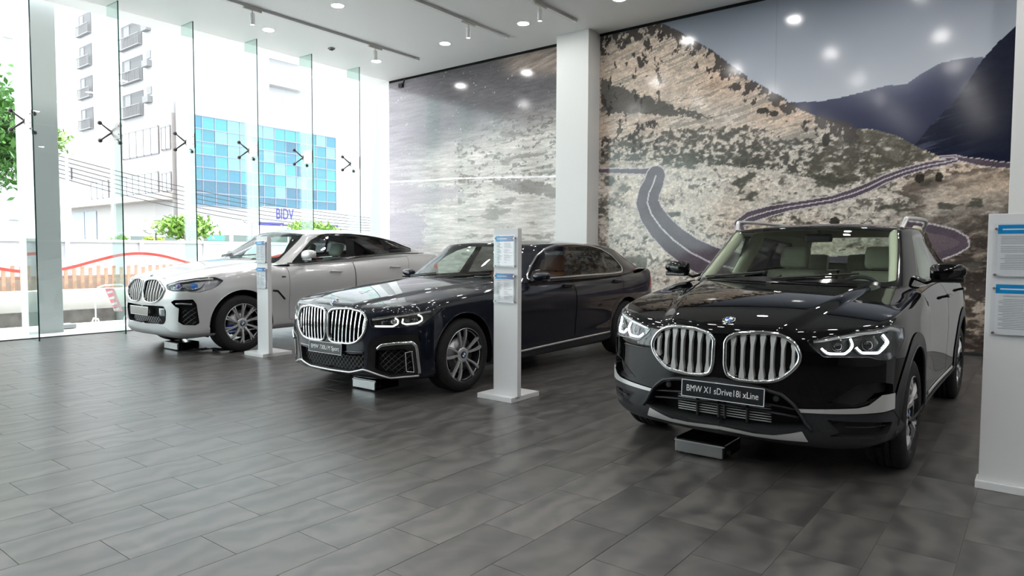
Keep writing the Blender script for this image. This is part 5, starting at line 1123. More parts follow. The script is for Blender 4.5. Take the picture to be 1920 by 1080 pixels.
for nm, x0, x1, nx, lab in (('wall_mural', -12.06, -7.122, 330, 'printed wall mural of a pale blurred grassy slope left of the white column'), ('wall_mural', -6.438, -.374, 470, 'printed wall mural of winding mountain roads and hills behind the black SUV')):
    me = mural(nm, x0, x1, nx, 400, None); o = link(nm, me, M_MUR); tag(o, lab, 'mural')
    fr_ = MB(); fr_.box((x0, YB - .010, .045), (x1, YB, 5.225)); fr_.build('mural_backing', M_BLK, o)
# near-black strip standing in for the shadow gap at the ceiling
MB().box((-12.05, YB - .02, 5.225), (-.37, YB, ZC)).build('shadow_gap_strip', M_DARK)['kind'] = 'structure'
# ---- glass facade
M_PANE = glass('facade_glass', (.955, .975, .968), .55, ior=1.45)
M_FIN = glass('fin_glass', (.80, .90, .87), 1.0)
M_EDGE = mat('glass_edge', (.004, .045, .04), .15, coat=1)
M_STEEL = mat('brushed_steel', (.55, .53, .52), .35, 1.0); M_STEELD = mat('spider_steel', (.12, .11, .11), .35, .9)
seams = [3.575 + 1.2 * k for k in range(-10, 6)]
def spider():
    mb = MB(); cz = 0
    mb.ball((.12, 0, 0), .034, 6)
    for sy in (-1, 1):
        for sz in (-1, 1):
            mb.tube([(.11, 0, 0), (.07, sy * .09, sz * .08), (.035, sy * .15, sz * .14)], [.017, .014, .012], 6); mb.ball((.03, sy * .15, sz * .14), .036, 6)
    return mb
sp_me = spider().mesh('spider_fitting'); sp_me.materials.append(M_STEELD)
edges_y = [-9.2] + seams + [YB]
for k in range(len(edges_y) - 1):
    y0, y1 = edges_y[k], edges_y[k + 1]
    for zi, (z0, z1) in enumerate(((.0, 3.245), (3.255, ZC))):
        if y1 < -2 and zi: z0 = 3.255
        g = MB().box((XW - .012, y0 + .005, z0 + .002), (XW, y1 - .005, z1 - .002)).build('window_%d' % (2 * k + zi + 1), M_PANE); g['kind'] = 'structure'
        if zi == 0 and k > 0:
            y = y0; w_ = g
            f1 = MB().box((XW + .03, y - .009, .0), (XW + .43, y + .009, ZC - .0)).build('glass_fin', M_FIN, w_)
            MB().box((XW + .43, y - .0095, .0), (XW + .434, y + .0095, ZC)).build('fin_edge', M_EDGE, w_)
            s_ = bpy.data.objects.new('spider_fitting', sp_me); COL.objects.link(s_); s_.parent = w_; s_.location = (XW, y, 3.25)
            pl = MB(); pl.box((XW + .16, y - .016, 3.12), (XW + .428, y - .010, 3.38), .002); pl.box((XW + .16, y + .010, 3.12), (XW + .428, y + .016, 3.38), .002)
            pl.prism([(XW + .09, 3.22), (XW + .17, 3.16), (XW + .17, 3.35), (XW + .09, 3.29)], y - .012, y + .012, 'xz')
            pl.build('fin_plate', M_STEEL, w_)
            bo = MB()
            for zz in (3.19, 3.32): bo.cyl((XW + .39, y - .022, zz), (XW + .39, y - .010, zz), .010, 8)
            bo.build('bolt', M_STEELD, w_)
MB().box((XW - .03, -9.2, -.002), (XW + .02, YB, .012)).build('trim_4', M_BLK)['kind'] = 'structure'
# ---- ceiling lights
M_LED = mat('downlight_diffuser', (1, 1, 1), .4, emit=(1.0, .985, .96), es=DL_ES); M_RIM = mat('downlight_rim', (.85, .85, .85), .4)
def ring_mesh():
    return MB().lathe([(.095, 0), (.108, -.004), (.110, .0), (.11, .012), (.09, .012), (.088, .0)], (0, 0, 0), n=28)
ring_me = ring_mesh().mesh('rim'); ring_me.materials.append(M_RIM); led_me = MB().lathe([(.0001, .002), (.05, .002), (.094, .002)], (0, 0, 0), n=28).mesh('diffuser'); led_me.materials.append(M_LED)
rows_y = {9.5: 'row nearest the mural', 7.02: 'second row from the mural'}
cols_x = [-11.0, -9.05, -7.2, -5.33, -3.45, -1.6, .25, 2.1, 4.0, 5.9]
names_x = {-11.0: 'nearest the glass facade', -9.05: 'second from the glass facade', -7.2: 'left of the white column top', -5.33: 'right of the white column top'}
for y in (9.5, 7.02, 4.54, 2.06, -.42, -2.9):
    for x in cols_x:
        lab = 'round white ceiling downlight, %s, %s' % (rows_y[y], names_x[x]) if (y in rows_y and x in names_x and not (y == 7.02 and x > -9)) else 'round white ceiling downlight out of view, lighting the showroom'
        t = thing('ceiling_downlight', lab, 'light', (x, y, ZC), 0, 'round downlights in the ceiling')
        for nm, me in (('rim', ring_me), ('diffuser', led_me)): o = bpy.data.objects.new(nm, me); COL.objects.link(o); o.parent = t; o.location.z = -.006 if nm == 'diffuser' else -.002
M_TRK = mat('track_white', (.60, .60, .60), .5); M_SPL = mat('spot_lens', (1, 1, 1), .3, emit=(1, .98, .95), es=SP_ES)
M_SPW = mat('spot_body_white', (.80, .80, .80), .35)
tracks = [(-10.16, 1.0, 9.78, (6.2, 8.75), 'nearest the glass'), (-7.84, 3.0, 9.78, (6.2, 8.8), 'second from the glass'), (-6.38, 4.0, 9.78, (6.2, 8.85), 'in front of the white column'), (-3.9, 0.0, 9.0, (2.5, 6.2), 'over the black SUV, out of view'), (-1.2, -2.0, 8.0, (1.2, 4.4), 'far right, out of view')]
for tx, y0, y1, ys_, where in tracks:
    t = thing('lighting_track', 'long white ceiling lighting track %s' % where, 'track', (tx, 0, ZC), 0)
    MB().box((-.03, y0, -.045), (.03, y1, 0)).build('rail', M_TRK, t); MB().box((-.008, y0 + .01, -.046), (.008, y1 - .01, -.030)).build('rail_slot', M_RIM, t); MB().box((-.034, y1, -.048), (.034, y1 + .1, 0)).build('end_cap', M_SPW, t)
    for yy in ys_:
        s_ = thing('spotlight', 'white cylinder spotlight on the track %s, %s' % (where, 'near end' if yy == ys_[0] else 'far end'), 'light', (tx, yy, ZC - .045), 0, 'spotlights on the ceiling tracks')
        MB().box((-.02, -.16, -.03), (.02, .16, 0), .004).build('adapter', mat('adapter_cream', (.62, .60, .54), .5), s_)
        MB().tube([(0, 0, -.03), (0, 0, -.09)], .012, 8).build('stem', M_SPW, s_)
        MB().lathe([(.0001, -.07), (.036, -.07), (.038, -.08), (.038, -.25), (.034, -.255), (.031, -.235)], (0, 0, 0), n=24).build('shade', M_SPW, s_)
        MB().lathe([(.0001, -.24), (.031, -.24)], (0, 0, 0), n=20).build('lens', M_SPL, s_)
# small ceiling things
c_ = thing('ceiling_sensor', 'small grey square sensor on the ceiling near the glass facade', 'sensor', (-10.99, 8.37, ZC)); MB().box((-.05, -.05, -.03), (.05, .05, 0), .006).build('housing', mat('sensor_grey', (.3, .3, .3), .5), c_); MB().box((-.03, -.03, -.045), (.03, .03, -.03), .004).build('lens', M_BLK, c_)
c_ = thing('security_camera', 'small black security camera at the top left corner of the mural', 'camera', (-11.62, YB - .02, 5.10)); MB().box((-.06, -.06, -.04), (.06, .02, .05), .012).build('housing', M_BLK, c_); MB().cyl((0, -.065, 0), (0, -.05, 0), .028, 14).build('lens', M_GBLK, c_); MB().cyl((.04, 0, .04), (.10, 0, .15), .015, 8).build('bracket', M_BLK, c_)
# ---- information stands
M_ACR = glass('acrylic_sheet', (.97, .975, .98), .9); M_PAPER = mat('paper', (.84, .85, .87), .6); M_HEAD = mat('blue_header', (.008, .22, .62), .3); M_HEADD = mat('dark_blue_header', (.01, .04, .22), .3); M_INK = mat('grey_print', (.38, .39, .42), .7); M_STW = mat('stand_white', (.79, .79, .80), .35)
def header_mat():
    if 'header_fade' in MATS: return MATS['header_fade']
    m = mat('header_fade', (.01, .2, .6), .3); nt = m.node_tree; tc = nt.nodes.new('ShaderNodeTexCoord'); sp = nt.nodes.new('ShaderNodeSeparateXYZ'); cr = nt.nodes.new('ShaderNodeValToRGB')
    nt.links.new(tc.outputs['Generated'], sp.inputs[0]); nt.links.new(sp.outputs[0], cr.inputs[0]); nt.links.new(cr.outputs[0], nt.nodes['Principled BSDF'].inputs['Base Color'])
    e = cr.color_ramp.elements; e[0].color = (.01, .30, .68, 1); e[1].color = (.01, .03, .20, 1); e[0].position = .25; return m
def sheet(parent, x0, x1, z0, z1, y, seed):
    """acrylic pocket with a printed sheet and four stand-offs, facing -y"""
    r = random.Random(seed); a = MB().box((x0, y - .022, z0), (x1, y - .018, z1), .0015).build('acrylic_sheet', M_ACR, parent)
    px0, px1 = x0 + .022, x1 - .022; MB().box((px0, y - .0175, z0 + .012), (px1, y - .0165, z1 - .006)).build('printed_sheet', M_PAPER, a)
    MB().box((px0, y - .0182, z1 - .058), (px1, y - .0176, z1 - .008)).build('header', header_mat(), a)
    ln = MB(); z = z1 - .075; w = px1 - px0
    ln2 = MB(); ln2.box((px0 + .02, y - .0187, z1 - .037), (px0 + .62 * w, y - .0183, z1 - .030)); ln2.build('header_line', M_WTXT, a)
    while z > z0 + .045:
        ln.box((px0 + .015 + .02 * (r.random() > .8), y - .0182, z), (px0 + w * (.20 + .2 * r.random()), y - .0177, z + .0035)); ln.box((px0 + w * .48, y - .0182, z), (px0 + w * (.60 + .36 * r.random()), y - .0177, z + .0035)); z -= .0095 if r.random() > .12 else .018
    ln.build('print_lines', M_INK, a)['kind'] = 'stuff'
    for xx in (x0 + .014, x1 - .014):
        for zz in (z0 + .02, z1 - .03): s_ = MB().cyl((xx, y - .030, zz), (xx, y, zz), .007, 10).build('stand_off', M_STEEL, a)
def stand(name, label, x, y, w, h, base, n=2, zs=((1.20, 1.49), (.875, 1.16)), hw=None, th=.055):
    t = thing(name, label, 'display stand', (x, y, 0), 0, 'white information stands beside the cars')
    MB().box((base[0], base[1], 0), (base[2], base[3], .045), .004).build('base_plate', M_STW, t)
    MB().box((-w / 2, -th / 2, .045), (w / 2, th / 2, h), .003).build('panel', M_STW, t)
    for i, (z0, z1) in enumerate(zs): sheet(t, -hw, hw, z0, z1, -th / 2, i + int(abs(x) * 10))
    return t
stand('information_stand', 'white information stand beside the dark saloon front wheel, centre of the photo', -3.794, 4.79, .275, 1.548, (-.28, -.09, .12, .33), 2, ((1.195, 1.49), (.875, 1.155)), .125)
stand('information_stand', 'white information stand in front of the white coupe SUV door', -7.785, 4.86, .245, 1.525, (-.34, -.09, .09, .33), 2, ((1.18, 1.475), (.86, 1.14)), .12)
stand('information_board', 'wide white information board at the right edge of the photo', .10, 4.70, .71, 1.56, (-.37, -.05, .42, .10), 2, ((1.20, 1.505), (.875, 1.175)), .33)
# ---- battery chargers under the noses
for x, w, y, lab in ((-1.74, .34, 4.22, 'flat black charger box with silver front under the black SUV nose'), (-5.155, .34, 4.27, 'flat black charger box with silver front under the dark saloon nose'), (-9.29, .38, 4.38, 'flat black charger box with silver front under the white coupe SUV nose')):
    t = thing('battery_charger', lab, 'charger', (x, y, 0), 0)
    MB().box((-w / 2, .008, .012), (w / 2, .30, .105), .008).build('case', M_GBLK, t); MB().box((-w / 2 + .004, 0, .014), (w / 2 - .012, .012, .090), .003).build('front_panel', mat('anodised_silver', (.42, .42, .42), .35, .9), t); MB().box((-w / 2, -.004, .088), (w / 2, .012, .094)).build('front_lip', M_SAT, t)
    for sx in (-1, 1): MB().cyl((sx * w * .4, .04, 0), (sx * w * .4, .04, .014), .015, 8).build('foot', M_BLK, t)
    MB().cyl((w / 2 + .002, .05, .05), (w / 2 + .02, .05, .05), .018, 12).build('socket', M_BLK, t)
for (x, y, lab) in ((-9.05, 4.5, 'tangled black cables on the floor under the white coupe SUV'),):
    mb = MB(); r = random.Random(3)
    for k in range(4):
        a0 = r.random() * 6; pts = [(x + .1 + .05 * i + .04 * math.sin(a0 + i), y + .1 + .10 * math.sin(a0 + i * 1.3) + .02 * i, .012 + .02 * abs(math.sin(i * 1.1 + k))) for i in range(12)]
        mb.tube(pts, .007, 6)
    tag(mb.build('charging_cable', M_BLK), lab, 'cable')
# ---------------------------------------------------------------- outside the glass
EW = mat('render_white', (.42, .42, .425), .8); EP = mat('render_pink', (.34, .305, .30), .8); EG = mat('render_grey', (.20, .20, .205), .8)
EWIN = mat('far_window', (.07, .08, .10), .15); EFR = mat('far_frame', (.22, .21, .21), .6)
M_PAVE = noisy(mat('paving_pale', (.62, .61, .60), .8), 3, .1); M_ROAD = noisy(mat('asphalt', (.20, .20, .205), .9), 6, .15)
gr = MB(); gr.box((-16.5, -30, -.14), (XW - .03, 40, -.01)); o = gr.build('trim_5', M_PAVE); o['kind'] = 'structure'
gr = MB(); gr.box((-140, -60, -.5), (-16.5, 140, -.30)); o = gr.build('trim_6', M_ROAD); o['kind'] = 'structure'
# facade columns outside
for (a, b, nm) in (((-13.14, 3.80), (-12.80, 4.29), 'trim_7'), ((-12.95, 10.95), (-12.3, 11.75), 'trim_8')):
    o = MB().box((a[0], a[1], -.1), (b[0], b[1], 9), .01).build(nm, mat('column_shade_grey', (.50, .53, .53), .5) if nm == 'trim_7' else EW); o['kind'] = 'structure'  # first column: the shade on its room-facing side is put into the grey
# kerb works: dark trench wall, white barrier, rusty fence, hoarding
o = MB().box((-14.35, -8, -.1), (-14.2, 16, .24)).build('kerb_wall', noisy(mat('dark_concrete', (.09, .085, .08), .7), 5, .5)); tag(o, 'low dark concrete kerb wall along the pavement outside the glass', 'kerb')  # dark concrete with an uneven tone
o = MB().box((-14.75, -8, .0), (-14.5, 16, .60), .03).build('concrete_barrier', mat('barrier_white', (.78, .77, .74), .8)); tag(o, 'long low white concrete barrier behind the dark kerb outside', 'barrier')
rf = thing('rusty_fence', 'low rusty tan slatted fence behind the white barrier outside', 'fence', (-17.6, 0, -.3))
M_RUST = noisy(mat('rust_tan', (.36, .22, .15), .8), 9, .35); slat_me = MB().box((-.02, -.035, 0), (.02, .035, 1.28)).mesh('slat'); slat_me.materials.append(M_RUST)
for k in range(70):
    s_ = bpy.data.objects.new('slat', slat_me); COL.objects.link(s_); s_.parent = rf; s_.location = (random.uniform(-.01, .01), -1 + k * .17, random.uniform(-.05, .04))
MB().box((-.04, -1.2, .35), (-.02, 11.2, .42)).box((-.04, -1.2, 1.0), (-.02, 11.2, 1.07)).build('rail', M_RUST, rf)
MB().box((-.16, -1.2, 0), (-.14, 14, 1.0)).build('backing_sheet', mat('tan_sheet', (.42, .34, .29), .8), rf)
hd = thing('site_hoarding', 'tall white panelled construction hoarding along the street outside', 'fence', (-19.0, 0, -.3)); M_HO = mat('hoarding_white', (.60, .60, .62), .6)
for k in range(14):
    MB().box((-.03, -4 + k * 1.75, .02), (.0, -4 + k * 1.75 + 1.70, 1.90), .004).build('panel', M_HO, hd)
    MB().box((0, -4 + k * 1.75 + 1.68, 0), (.07, -4 + k * 1.75 + 1.78, 1.93), .004).build('post', mat('post_lilac', (.44, .43, .50), .6), hd)
MB().box((0, -4, 1.86), (.05, 20.5, 1.93)).build('top_rail', M_HO, hd); MB().box((0, -4, 1.0), (.03, 20.5, 1.04)).build('mid_rail', mat('post_lilac'), hd)
tp = MB(); P_ = []
for i in range(120):
    y = 2.0 + i * .09; P_.append((-14.38 + .01 * math.sin(i), y, 1.12 - .17 * math.cos((y - 6.2) * 2 * PI / 3.6 + PI)))
for i in range(119):
    a, b = P_[i], P_[i + 1]; w_ = .028; tp.add([(a[0], a[1], a[2] - w_), (b[0], b[1], b[2] - w_), (b[0], b[1], b[2] + w_), (a[0], a[1], a[2] + w_), (a[0] - .004, a[1], a[2] - w_), (b[0] - .004, b[1], b[2] - w_), (b[0] - .004, b[1], b[2] + w_), (a[0] - .004, a[1], a[2] + w_)], [(0, 1, 2, 3), (7, 6, 5, 4), (3, 2, 6, 7)])
tag(tp.build('warning_tape', mat('tape_red', (.75, .10, .08), .5)), 'red warning tape hanging in waves in front of the hoarding', 'tape')
for k, y in enumerate((2.6, 4.4, 6.2, 8.0, 9.8, 11.6)):
    tag(MB().cyl((-14.43, y, -.02), (-14.43, y, 1.33 if k % 2 == 0 else 1.0), .02, 8).build('tape_post', mat('post_white', (.8, .8, .8), .5)), 'thin white post holding red tape, %s one rightwards from the outside grey column' % ('leftmost', 'second', 'third', 'fourth', 'fifth', 'last')[k], 'post', 'posts holding the red warning tape')
cr = thing('crowd_barrier', 'white tubular crowd barrier with a pink striped sign on the pavement outside', 'barrier', (-13.75, 5.35, 0)); M_TUB = mat('tube_white', (.82, .82, .82), .4)
fb = MB(); fb.tube([(0, -.22, .02), (0, -.22, .55), (0, -.17, .66), (0, -.05, .70), (0, .25, .70), (0, .33, .62), (0, .33, .02)], .016, 8); fb.build('frame', M_TUB, cr)
for yy in (-.22, .33): MB().tube([(-.17, yy, .01), (-.1, yy, .09), (.1, yy, .09), (.17, yy, .01)], .014, 6).build('foot', M_TUB, cr)
sg_ = MB(); sg_.prism([(-.06, .64), (.10, .64), (.24, .20), (.10, .20)], .015, .025, 'yz'); sg_.build('sign_panel', mat('sign_pink', (.80, .30, .33), .5), cr)
st_ = MB()
for k in range(4): st_.prism([(-.03 + .035 * k, .58 - .11 * k), (.06 + .035 * k, .60 - .11 * k), (.075 + .035 * k, .56 - .11 * k), (-.015 + .035 * k, .54 - .11 * k)], .0255, .028, 'yz')
st_.build('sign_stripes', M_WHT, cr)
tag(MB().box((-13.5, 4.40, 0), (-13.2, 4.62, .07), .01).build('concrete_block', EW), 'small white block lying on the pavement by the outside column', 'block')
# --- bank building with the teal curtain wall, faces the showroom
bk = thing('bank_building', 'white office building with a teal glass curtain wall and a bank sign', 'building', (-60, 30, 0))
MB().box((-.50, -.6, -.3), (-.05, 17.5, 15.0)).box((-5.4, 10.2, -.3), (-.5, 17.5, 15.0)).build('wall', EW, bk); MB().box((-.05, -.5, 3.3), (.5, 17, 3.9)).build('canopy', EW, bk)
fr_ = MB()
cols_ = 13; rows_ = 7; y0, y1, z0, z1 = .25, 16.1, 5.5, 13.5; dy = (y1 - y0) / cols_; dz = (z1 - z0) / rows_
teal = []
for i, c in enumerate(((.010, .13, .17), (.02, .18, .21), (.006, .085, .14), (.10, .27, .29), (.010, .115, .18), (.006, .07, .12))): teal.append(mat('teal_glass_%s' % 'abcdef'[i], c, .10, metal=.15, coat=.5))
r = random.Random(5)
for j in range(rows_):
    for i in range(cols_):
        z_ = z0 + j * dz; m_ = teal[5] if (j == 1 and r.random() < .7) or r.random() < .06 else (teal[2] if j == 0 else teal[r.choice([0, 0, 1, 1, 3, 4])])
        if 3 <= i <= 4 and j >= 3: m_ = teal[3]
        MB().box((-.04, y0 + i * dy + .05, z_ + .05), (.02, y0 + (i + 1) * dy - .05, z_ + dz - .05)).build('pane', m_, bk)
for j in range(rows_ + 1): fr_.box((-.05, y0, z0 + j * dz - .05), (.07, y1, z0 + j * dz + .05))
for i in range(cols_ + 1): fr_.box((-.05, y0 + i * dy - .04, z0), (.06, y0 + i * dy + .04, z1))
fr_.build('mullion_grid', mat('mullion_grey', (.17, .19, .24), .5), bk)
MB().box((.0, 6.9, 4.10), (.35, 16.1, 5.75)).build('sign_board', EW, bk); MB().box((.0, 6.9, 3.95), (.36, 9.5, 4.22)).box((0, 13.6, 3.95), (.36, 16.1, 4.22)).build('sign_stripe', mat('violet_blue', (.035, .03, .26), .5), bk)
Mt = Matrix(((0, 0, 1, .36), (1, 0, 0, 9.60), (0, 1, 0, 5.05), (0, 0, 0, 1)))
text_mesh('BIDV', 1.5, mat('violet_blue'), 'lettering', bk, Mt, .02, offset=.02, squash=.62)
for a_ in (0, 2.09, 4.19):
    p_ = [(.05 * math.cos(a_), .05 * math.sin(a_)), (.30 * math.cos(a_ - .35), .30 * math.sin(a_ - .35)), (.38 * math.cos(a_), .38 * math.sin(a_)), (.30 * math.cos(a_ + .35), .30 * math.sin(a_ + .35))]
    MB().prism([(11.45 + q[0], 5.05 + q[1] * 1.2) for q in p_], .36, .40, 'yz').build('sign_petal', mat('petal_pink', (.85, .25, .30), .5), bk)
MB().box((.0, -.3, 0), (.2, 16, 2.6)).build('ground_floor_front', EG, bk)
# --- tower behind it with planted balconies
tw = thing('apartment_tower', 'white apartment tower with planted balconies above the teal building', 'building', (-66, 34, 0))
MB().box((-16, 6.2, 0), (0, 24, 45)).build('wall', EW, tw)
for k in range(9):
    z_ = 16 + 3.0 * k
    MB().box((0, 6.8, z_), (1.2, 12, z_ + .25)).build('balcony_slab', EW, tw); MB().box((1.1, 6.8, z_ + .25), (1.2, 12, z_ + 1.0)).build('balcony_parapet', EW, tw)
    MB().box((-.02, 7.2, z_ + .3), (.03, 9.2, z_ + 2.4)).box((-.02, 9.8, z_ + .3), (.03, 11.6, z_ + 2.4)).build('window', mat('far_window_pale', (.45, .46, .42), .3), tw)
# --- apartment block at the left, faces the camera side
ap = thing('apartment_block', 'tall white apartment block with recessed balconies left of the teal building', 'building', (-60.5, 29.5, 0))
wl_ = MB(); wl_.box((-28, .0, 13.6), (-.6, 9.5, 60)); wl_.build('wall', EW, ap); MB().box((-30, -.2, 5.9), (-.6, 9.5, 13.6)).build('podium_wall', EP, ap); MB().box((-30, -.2, 0), (-.6, 9.5, 5.9)).build('ground_floor_wall', mat('render_cream', (.40, .385, .37), .8), ap)
MB().box((-29, -1.3, 5.9), (-.6, -.2, 6.5), .03).build('canopy', mat('canopy_cream', (.45, .40, .36), .8), ap)
def bay(x0, x1, z0, z1, kind='balcony'):
    yo = 0 if kind == 'balcony' else -.2
    o = MB().box((x0, -.06 + yo, z0), (x1, .02 + yo, z1)).build('balcony_shade_panel' if kind == 'balcony' else 'window', EWIN if kind != 'balcony' else mat('balcony_shade', (.10, .10, .105), .7), ap)  # balconies: a flat dark panel stands in for the shaded recess
    if kind == 'balcony':
        b = MB(); zz = z0 + (z1 - z0) * .46; b.box((x0 - .05, -.40, zz - .08), (x1 + .05, -.34, zz)); b.box((x0 - .05, -.40, z0 - .05), (x1 + .05, -.06, z0 + .05))
        for i in range(14): xx = x0 + (x1 - x0) * (i + .5) / 14; b.box((xx - .03, -.39, z0), (xx + .03, -.35, zz))
        b.build('balcony_railing', EG, o)
        MB().box((x0 + .15 * (x1 - x0), -.10, zz + .05), (x0 + .42 * (x1 - x0), -.07, z1 - .15)).build('balcony_door', EG, o)
    else:
        n_ = max(2, int((x1 - x0) / 1.25)); b = MB(); b.box((x0, -.14 + yo, z1 - .1), (x1, -.06 + yo, z1 + .05))
        for i in range(n_ + 1): xx = x0 + (x1 - x0) * i / n_; b.box((xx - .06, -.12 + yo, z0), (xx + .06, -.05 + yo, z1))
        b.build('window_frame', EFR, o)
        for i in range(n_): MB().box((x0 + (x1 - x0) * i / n_ + .1, -.09 + yo, z0 + .1), (x0 + (x1 - x0) * (i + 1) / n_ - .1, -.065 + yo, z1 - .1)).build('pane', mat('far_pane', (.42, .48, .52), .1), o)
for k in range(4):
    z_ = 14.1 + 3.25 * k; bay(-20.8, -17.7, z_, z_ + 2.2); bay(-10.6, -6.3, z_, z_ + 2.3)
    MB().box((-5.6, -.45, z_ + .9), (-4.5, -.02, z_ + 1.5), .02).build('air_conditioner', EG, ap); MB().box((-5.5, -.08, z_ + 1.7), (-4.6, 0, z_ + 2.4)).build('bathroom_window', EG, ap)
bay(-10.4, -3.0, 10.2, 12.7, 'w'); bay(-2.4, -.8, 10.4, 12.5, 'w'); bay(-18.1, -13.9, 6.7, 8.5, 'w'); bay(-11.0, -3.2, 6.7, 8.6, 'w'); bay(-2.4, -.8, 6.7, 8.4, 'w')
for k, (x0, x1) in enumerate(((-27.8, -24.9), (-23.0, -20.1), (-19.9, -17.0))): MB().box((x0, -.3, 0), (x1, -.18, 5.5)).build('shutter', mat('shutter_blue_grey', (.30, .34, .39), .6) if k else mat('shutter_tan', (.28, .27, .24), .6), ap)
MB().box((-29.9, -.35, 9.2), (-23.2, -.2, 10.4)).build('shop_window', EWIN, ap)
# --- far-left block and other low building
lf = thing('left_apartment_block', 'pale building behind the tree at the far left edge', 'building', (-44, 2, 0)); MB().box((-12, -6, 0), (0, 11.5, 40)).build('wall', mat('render_blush', (.66, .60, .58), .8), lf)
MB().box((-12.5, 9.2, 0), (.3, 13.2, 60)).build('stair_tower', EW, lf)
for k in range(14): MB().box((.28, 10.2, 3 + 3.2 * k), (.42, 12.4, 4.8 + 3.2 * k)).build('window', mat('far_pane_teal', (.35, .50, .50), .15), lf)
# --- vegetation
def leafy(name, label, c, rad, n, cat, m, trunk=None, lf_=.16, squash=.75, seed=1, group=None):
    r = np.random.default_rng(seed); t = thing(name, label, cat, (c[0], c[1], -.3), 0, group); mb = MB()
    cl = r.normal(size=(10, 3)); cl /= np.linalg.norm(cl, axis=1)[:, None]; cl *= (rad * r.uniform(.3, .85, (10, 1))); cl[:, 2] *= squash
    for _ in range(n):
        q = cl[r.integers(10)] + r.normal(size=3) * rad * .26; q[2] *= squash; p = np.array([0, 0, c[2] + .3]) + q; a = r.normal(size=3); a /= np.linalg.norm(a); b = np.cross(a, r.normal(size=3)); b /= np.linalg.norm(b); s_ = lf_ * r.uniform(.5, 1.2)
        mb.add([p - a * s_, p + b * s_ * .4, p + a * s_, p - b * s_ * .4], [(0, 1, 2, 3)])
    f = mb.build('foliage', m, t, fix=False); f['kind'] = 'stuff'
    if trunk:
        tk = MB(); tk.tube([(0, 0, 0), (.03, .02, (c[2] + .3) * .5), (0, -.02, c[2] + .3)], [trunk, trunk * .8, trunk * .5], 8)
        for k in range(5): e = cl[k] * .8; tk.tube([(0, 0, (c[2] + .3) * .6), (e[0] * .5, e[1] * .5, (c[2] + .3) * .85 + e[2] * .3), (e[0], e[1], c[2] + .3 + e[2])], [trunk * .5, trunk * .35, trunk * .15], 6)
        tk.build('trunk', mat('bark', (.16, .13, .11), .9), t)
    return t
M_L1 = mat('leaf_bright', (.12, .24, .025), .5); M_L2 = mat('leaf_mid', (.05, .15, .02), .5); M_L3 = mat('leaf_yellow', (.24, .32, .03), .5)
leafy('street_tree', 'leafy green street tree at the far left edge', (-22, 5.35, 4.3), 1.35, 5200, 'tree', M_L2, .13, .13, 1.1, 2)
leafy('street_tree', 'small green tree seen just right of the outside grey column', (-30, 9.6, 5.6), .8, 1200, 'tree', M_L1, .08, .12, .8, 3)
leafy('street_tree', 'bright green spreading tree left of the parked bus', (-28, 14.1, 2.35), 1.25, 3600, 'tree', M_L1, .09, .13, .45, 4)
leafy('round_shrub', 'round yellow green clipped shrub behind the hoarding', (-27, 12.25, 1.75), .36, 1500, 'shrub', M_L3, .04, .07, .6, 5)
leafy('round_shrub', 'low green shrub beside the clipped yellow shrub', (-28, 11.3, 1.80), .28, 700, 'shrub', M_L1, .04, .07, .6, 6)
leafy('street_tree', 'green tree top behind the white coupe SUV roof', (-28, 20.3, 2.5), 1.2, 2200, 'tree', M_L1, .08, .12, .4, 7)
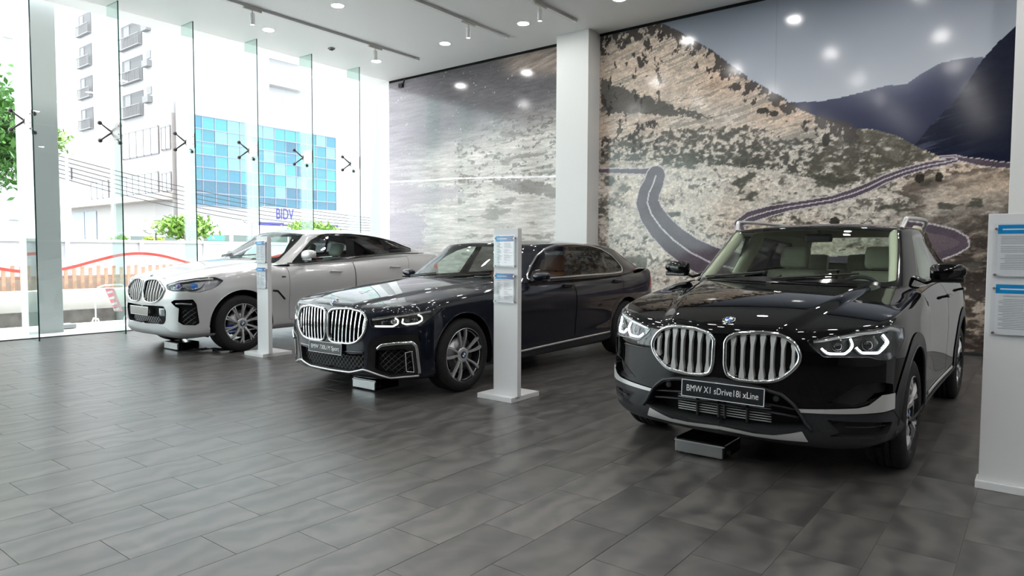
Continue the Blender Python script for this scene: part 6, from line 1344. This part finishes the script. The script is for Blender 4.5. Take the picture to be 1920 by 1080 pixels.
# --- bus, parked cars, lamps, wires
bs = thing('parked_bus', 'white and green bus parked behind the hoarding', 'bus', (-30, 15.6, -.3)); MB().box((-2.3, 0, .35), (0, 6.2, 2.72), .18).build('body', mat('bus_cream', (.75, .78, .66), .35), bs); MB().box((-2.2, .6, .0), (-.1, 5.6, .4)).build('underbody', M_BLK, bs)
MB().box((-.03, .12, 1.55), (.02, 1.35, 2.42), .01).build('window', mat('bus_window', (.10, .13, .12), .15), bs)
for k in range(3): MB().box((-.03, 1.55 + k * 1.5, 1.5), (.02, 2.95 + k * 1.5, 2.42), .01).build('window', mat('bus_window'), bs)
MB().box((-.02, .3, 2.15), (.03, 1.1, 2.38)).build('route_sign', mat('route_green', (.05, .6, .25), .4, emit=(.05, .9, .35), es=.6), bs); MB().box((-.03, 0, 1.3), (.015, 6.2, 1.42)).build('stripe', mat('bus_green', (.35, .55, .15), .4), bs)
for yy in (1.0, 5.0): MB().lathe([(.0001, .02), (.40, .02), (.42, 0), (.42, -.25), (.0001, -.25)], (-.02, yy, .42), 'x', 20).build('wheel', M_TYRE, bs)
vn = thing('parked_van', 'grey van with dark windows parked behind the hoarding', 'van', (-45, 18.6, -.3)); MB().box((-2, 0, .4), (0, 3.9, 2.85), .25).build('body', mat('van_grey', (.45, .46, .48), .4), vn); MB().box((-.02, .3, 1.7), (.03, 3.6, 2.6), .02).build('window', mat('bus_window'), vn)
for yy in (.8, 3.1): MB().lathe([(.0001, .02), (.36, .02), (.38, 0), (.38, -.22), (.0001, -.22)], (-.02, yy, .38), 'x', 18).build('wheel', M_TYRE, vn)
for x, y, h_, lab in ((-25, 11.35, 2.3, 'dark street lamp with small globes left of the spreading tree'), (-27, 19.3 - 3.0, 2.9, 'dark street lamp with globes above the parked bus')):
    t = thing('street_lamp', lab, 'lamp', (x, y, -.3)); MB().cyl((0, 0, 0), (0, 0, h_), .035, 8, .022).build('pole', M_BLK, t); MB().tube([(0, -.38, h_ + .02), (0, -.2, h_ - .05), (0, .2, h_ - .05), (0, .38, h_ + .02)], .014, 6).build('arm', M_BLK, t)
    for yy in (-.38, 0, .38): MB().ball((0, yy, h_ + .10), .065, 6).build('globe', mat('globe_grey', (.30, .30, .30), .3), t)
pt = thing('utility_pole', 'white utility pole in front of the shuttered ground floor', 'pole', (-32, 11.0, -.3)); MB().cyl((0, 0, 0), (0, 0, 9), .07, 10, .05).build('shaft', EW, pt)
for k in range(6):
    z_ = 6.0 - .16 * k; pts = [(-38 + .0 * s, 8 + 26 * s, z_ + .9 - 3.2 * s - 1.1 * math.sin(PI * s) * (.6 + .08 * k)) for s in np.linspace(0, 1, 24)]
    tag(MB().tube(pts, .022, 5).build('overhead_wire', M_BLK), 'thin black overhead wire, %s of the bundle sagging across the buildings' % ('topmost', 'second from top', 'third from top', 'third from bottom', 'second from bottom', 'lowest')[k], 'wire', 'overhead wires across the street')
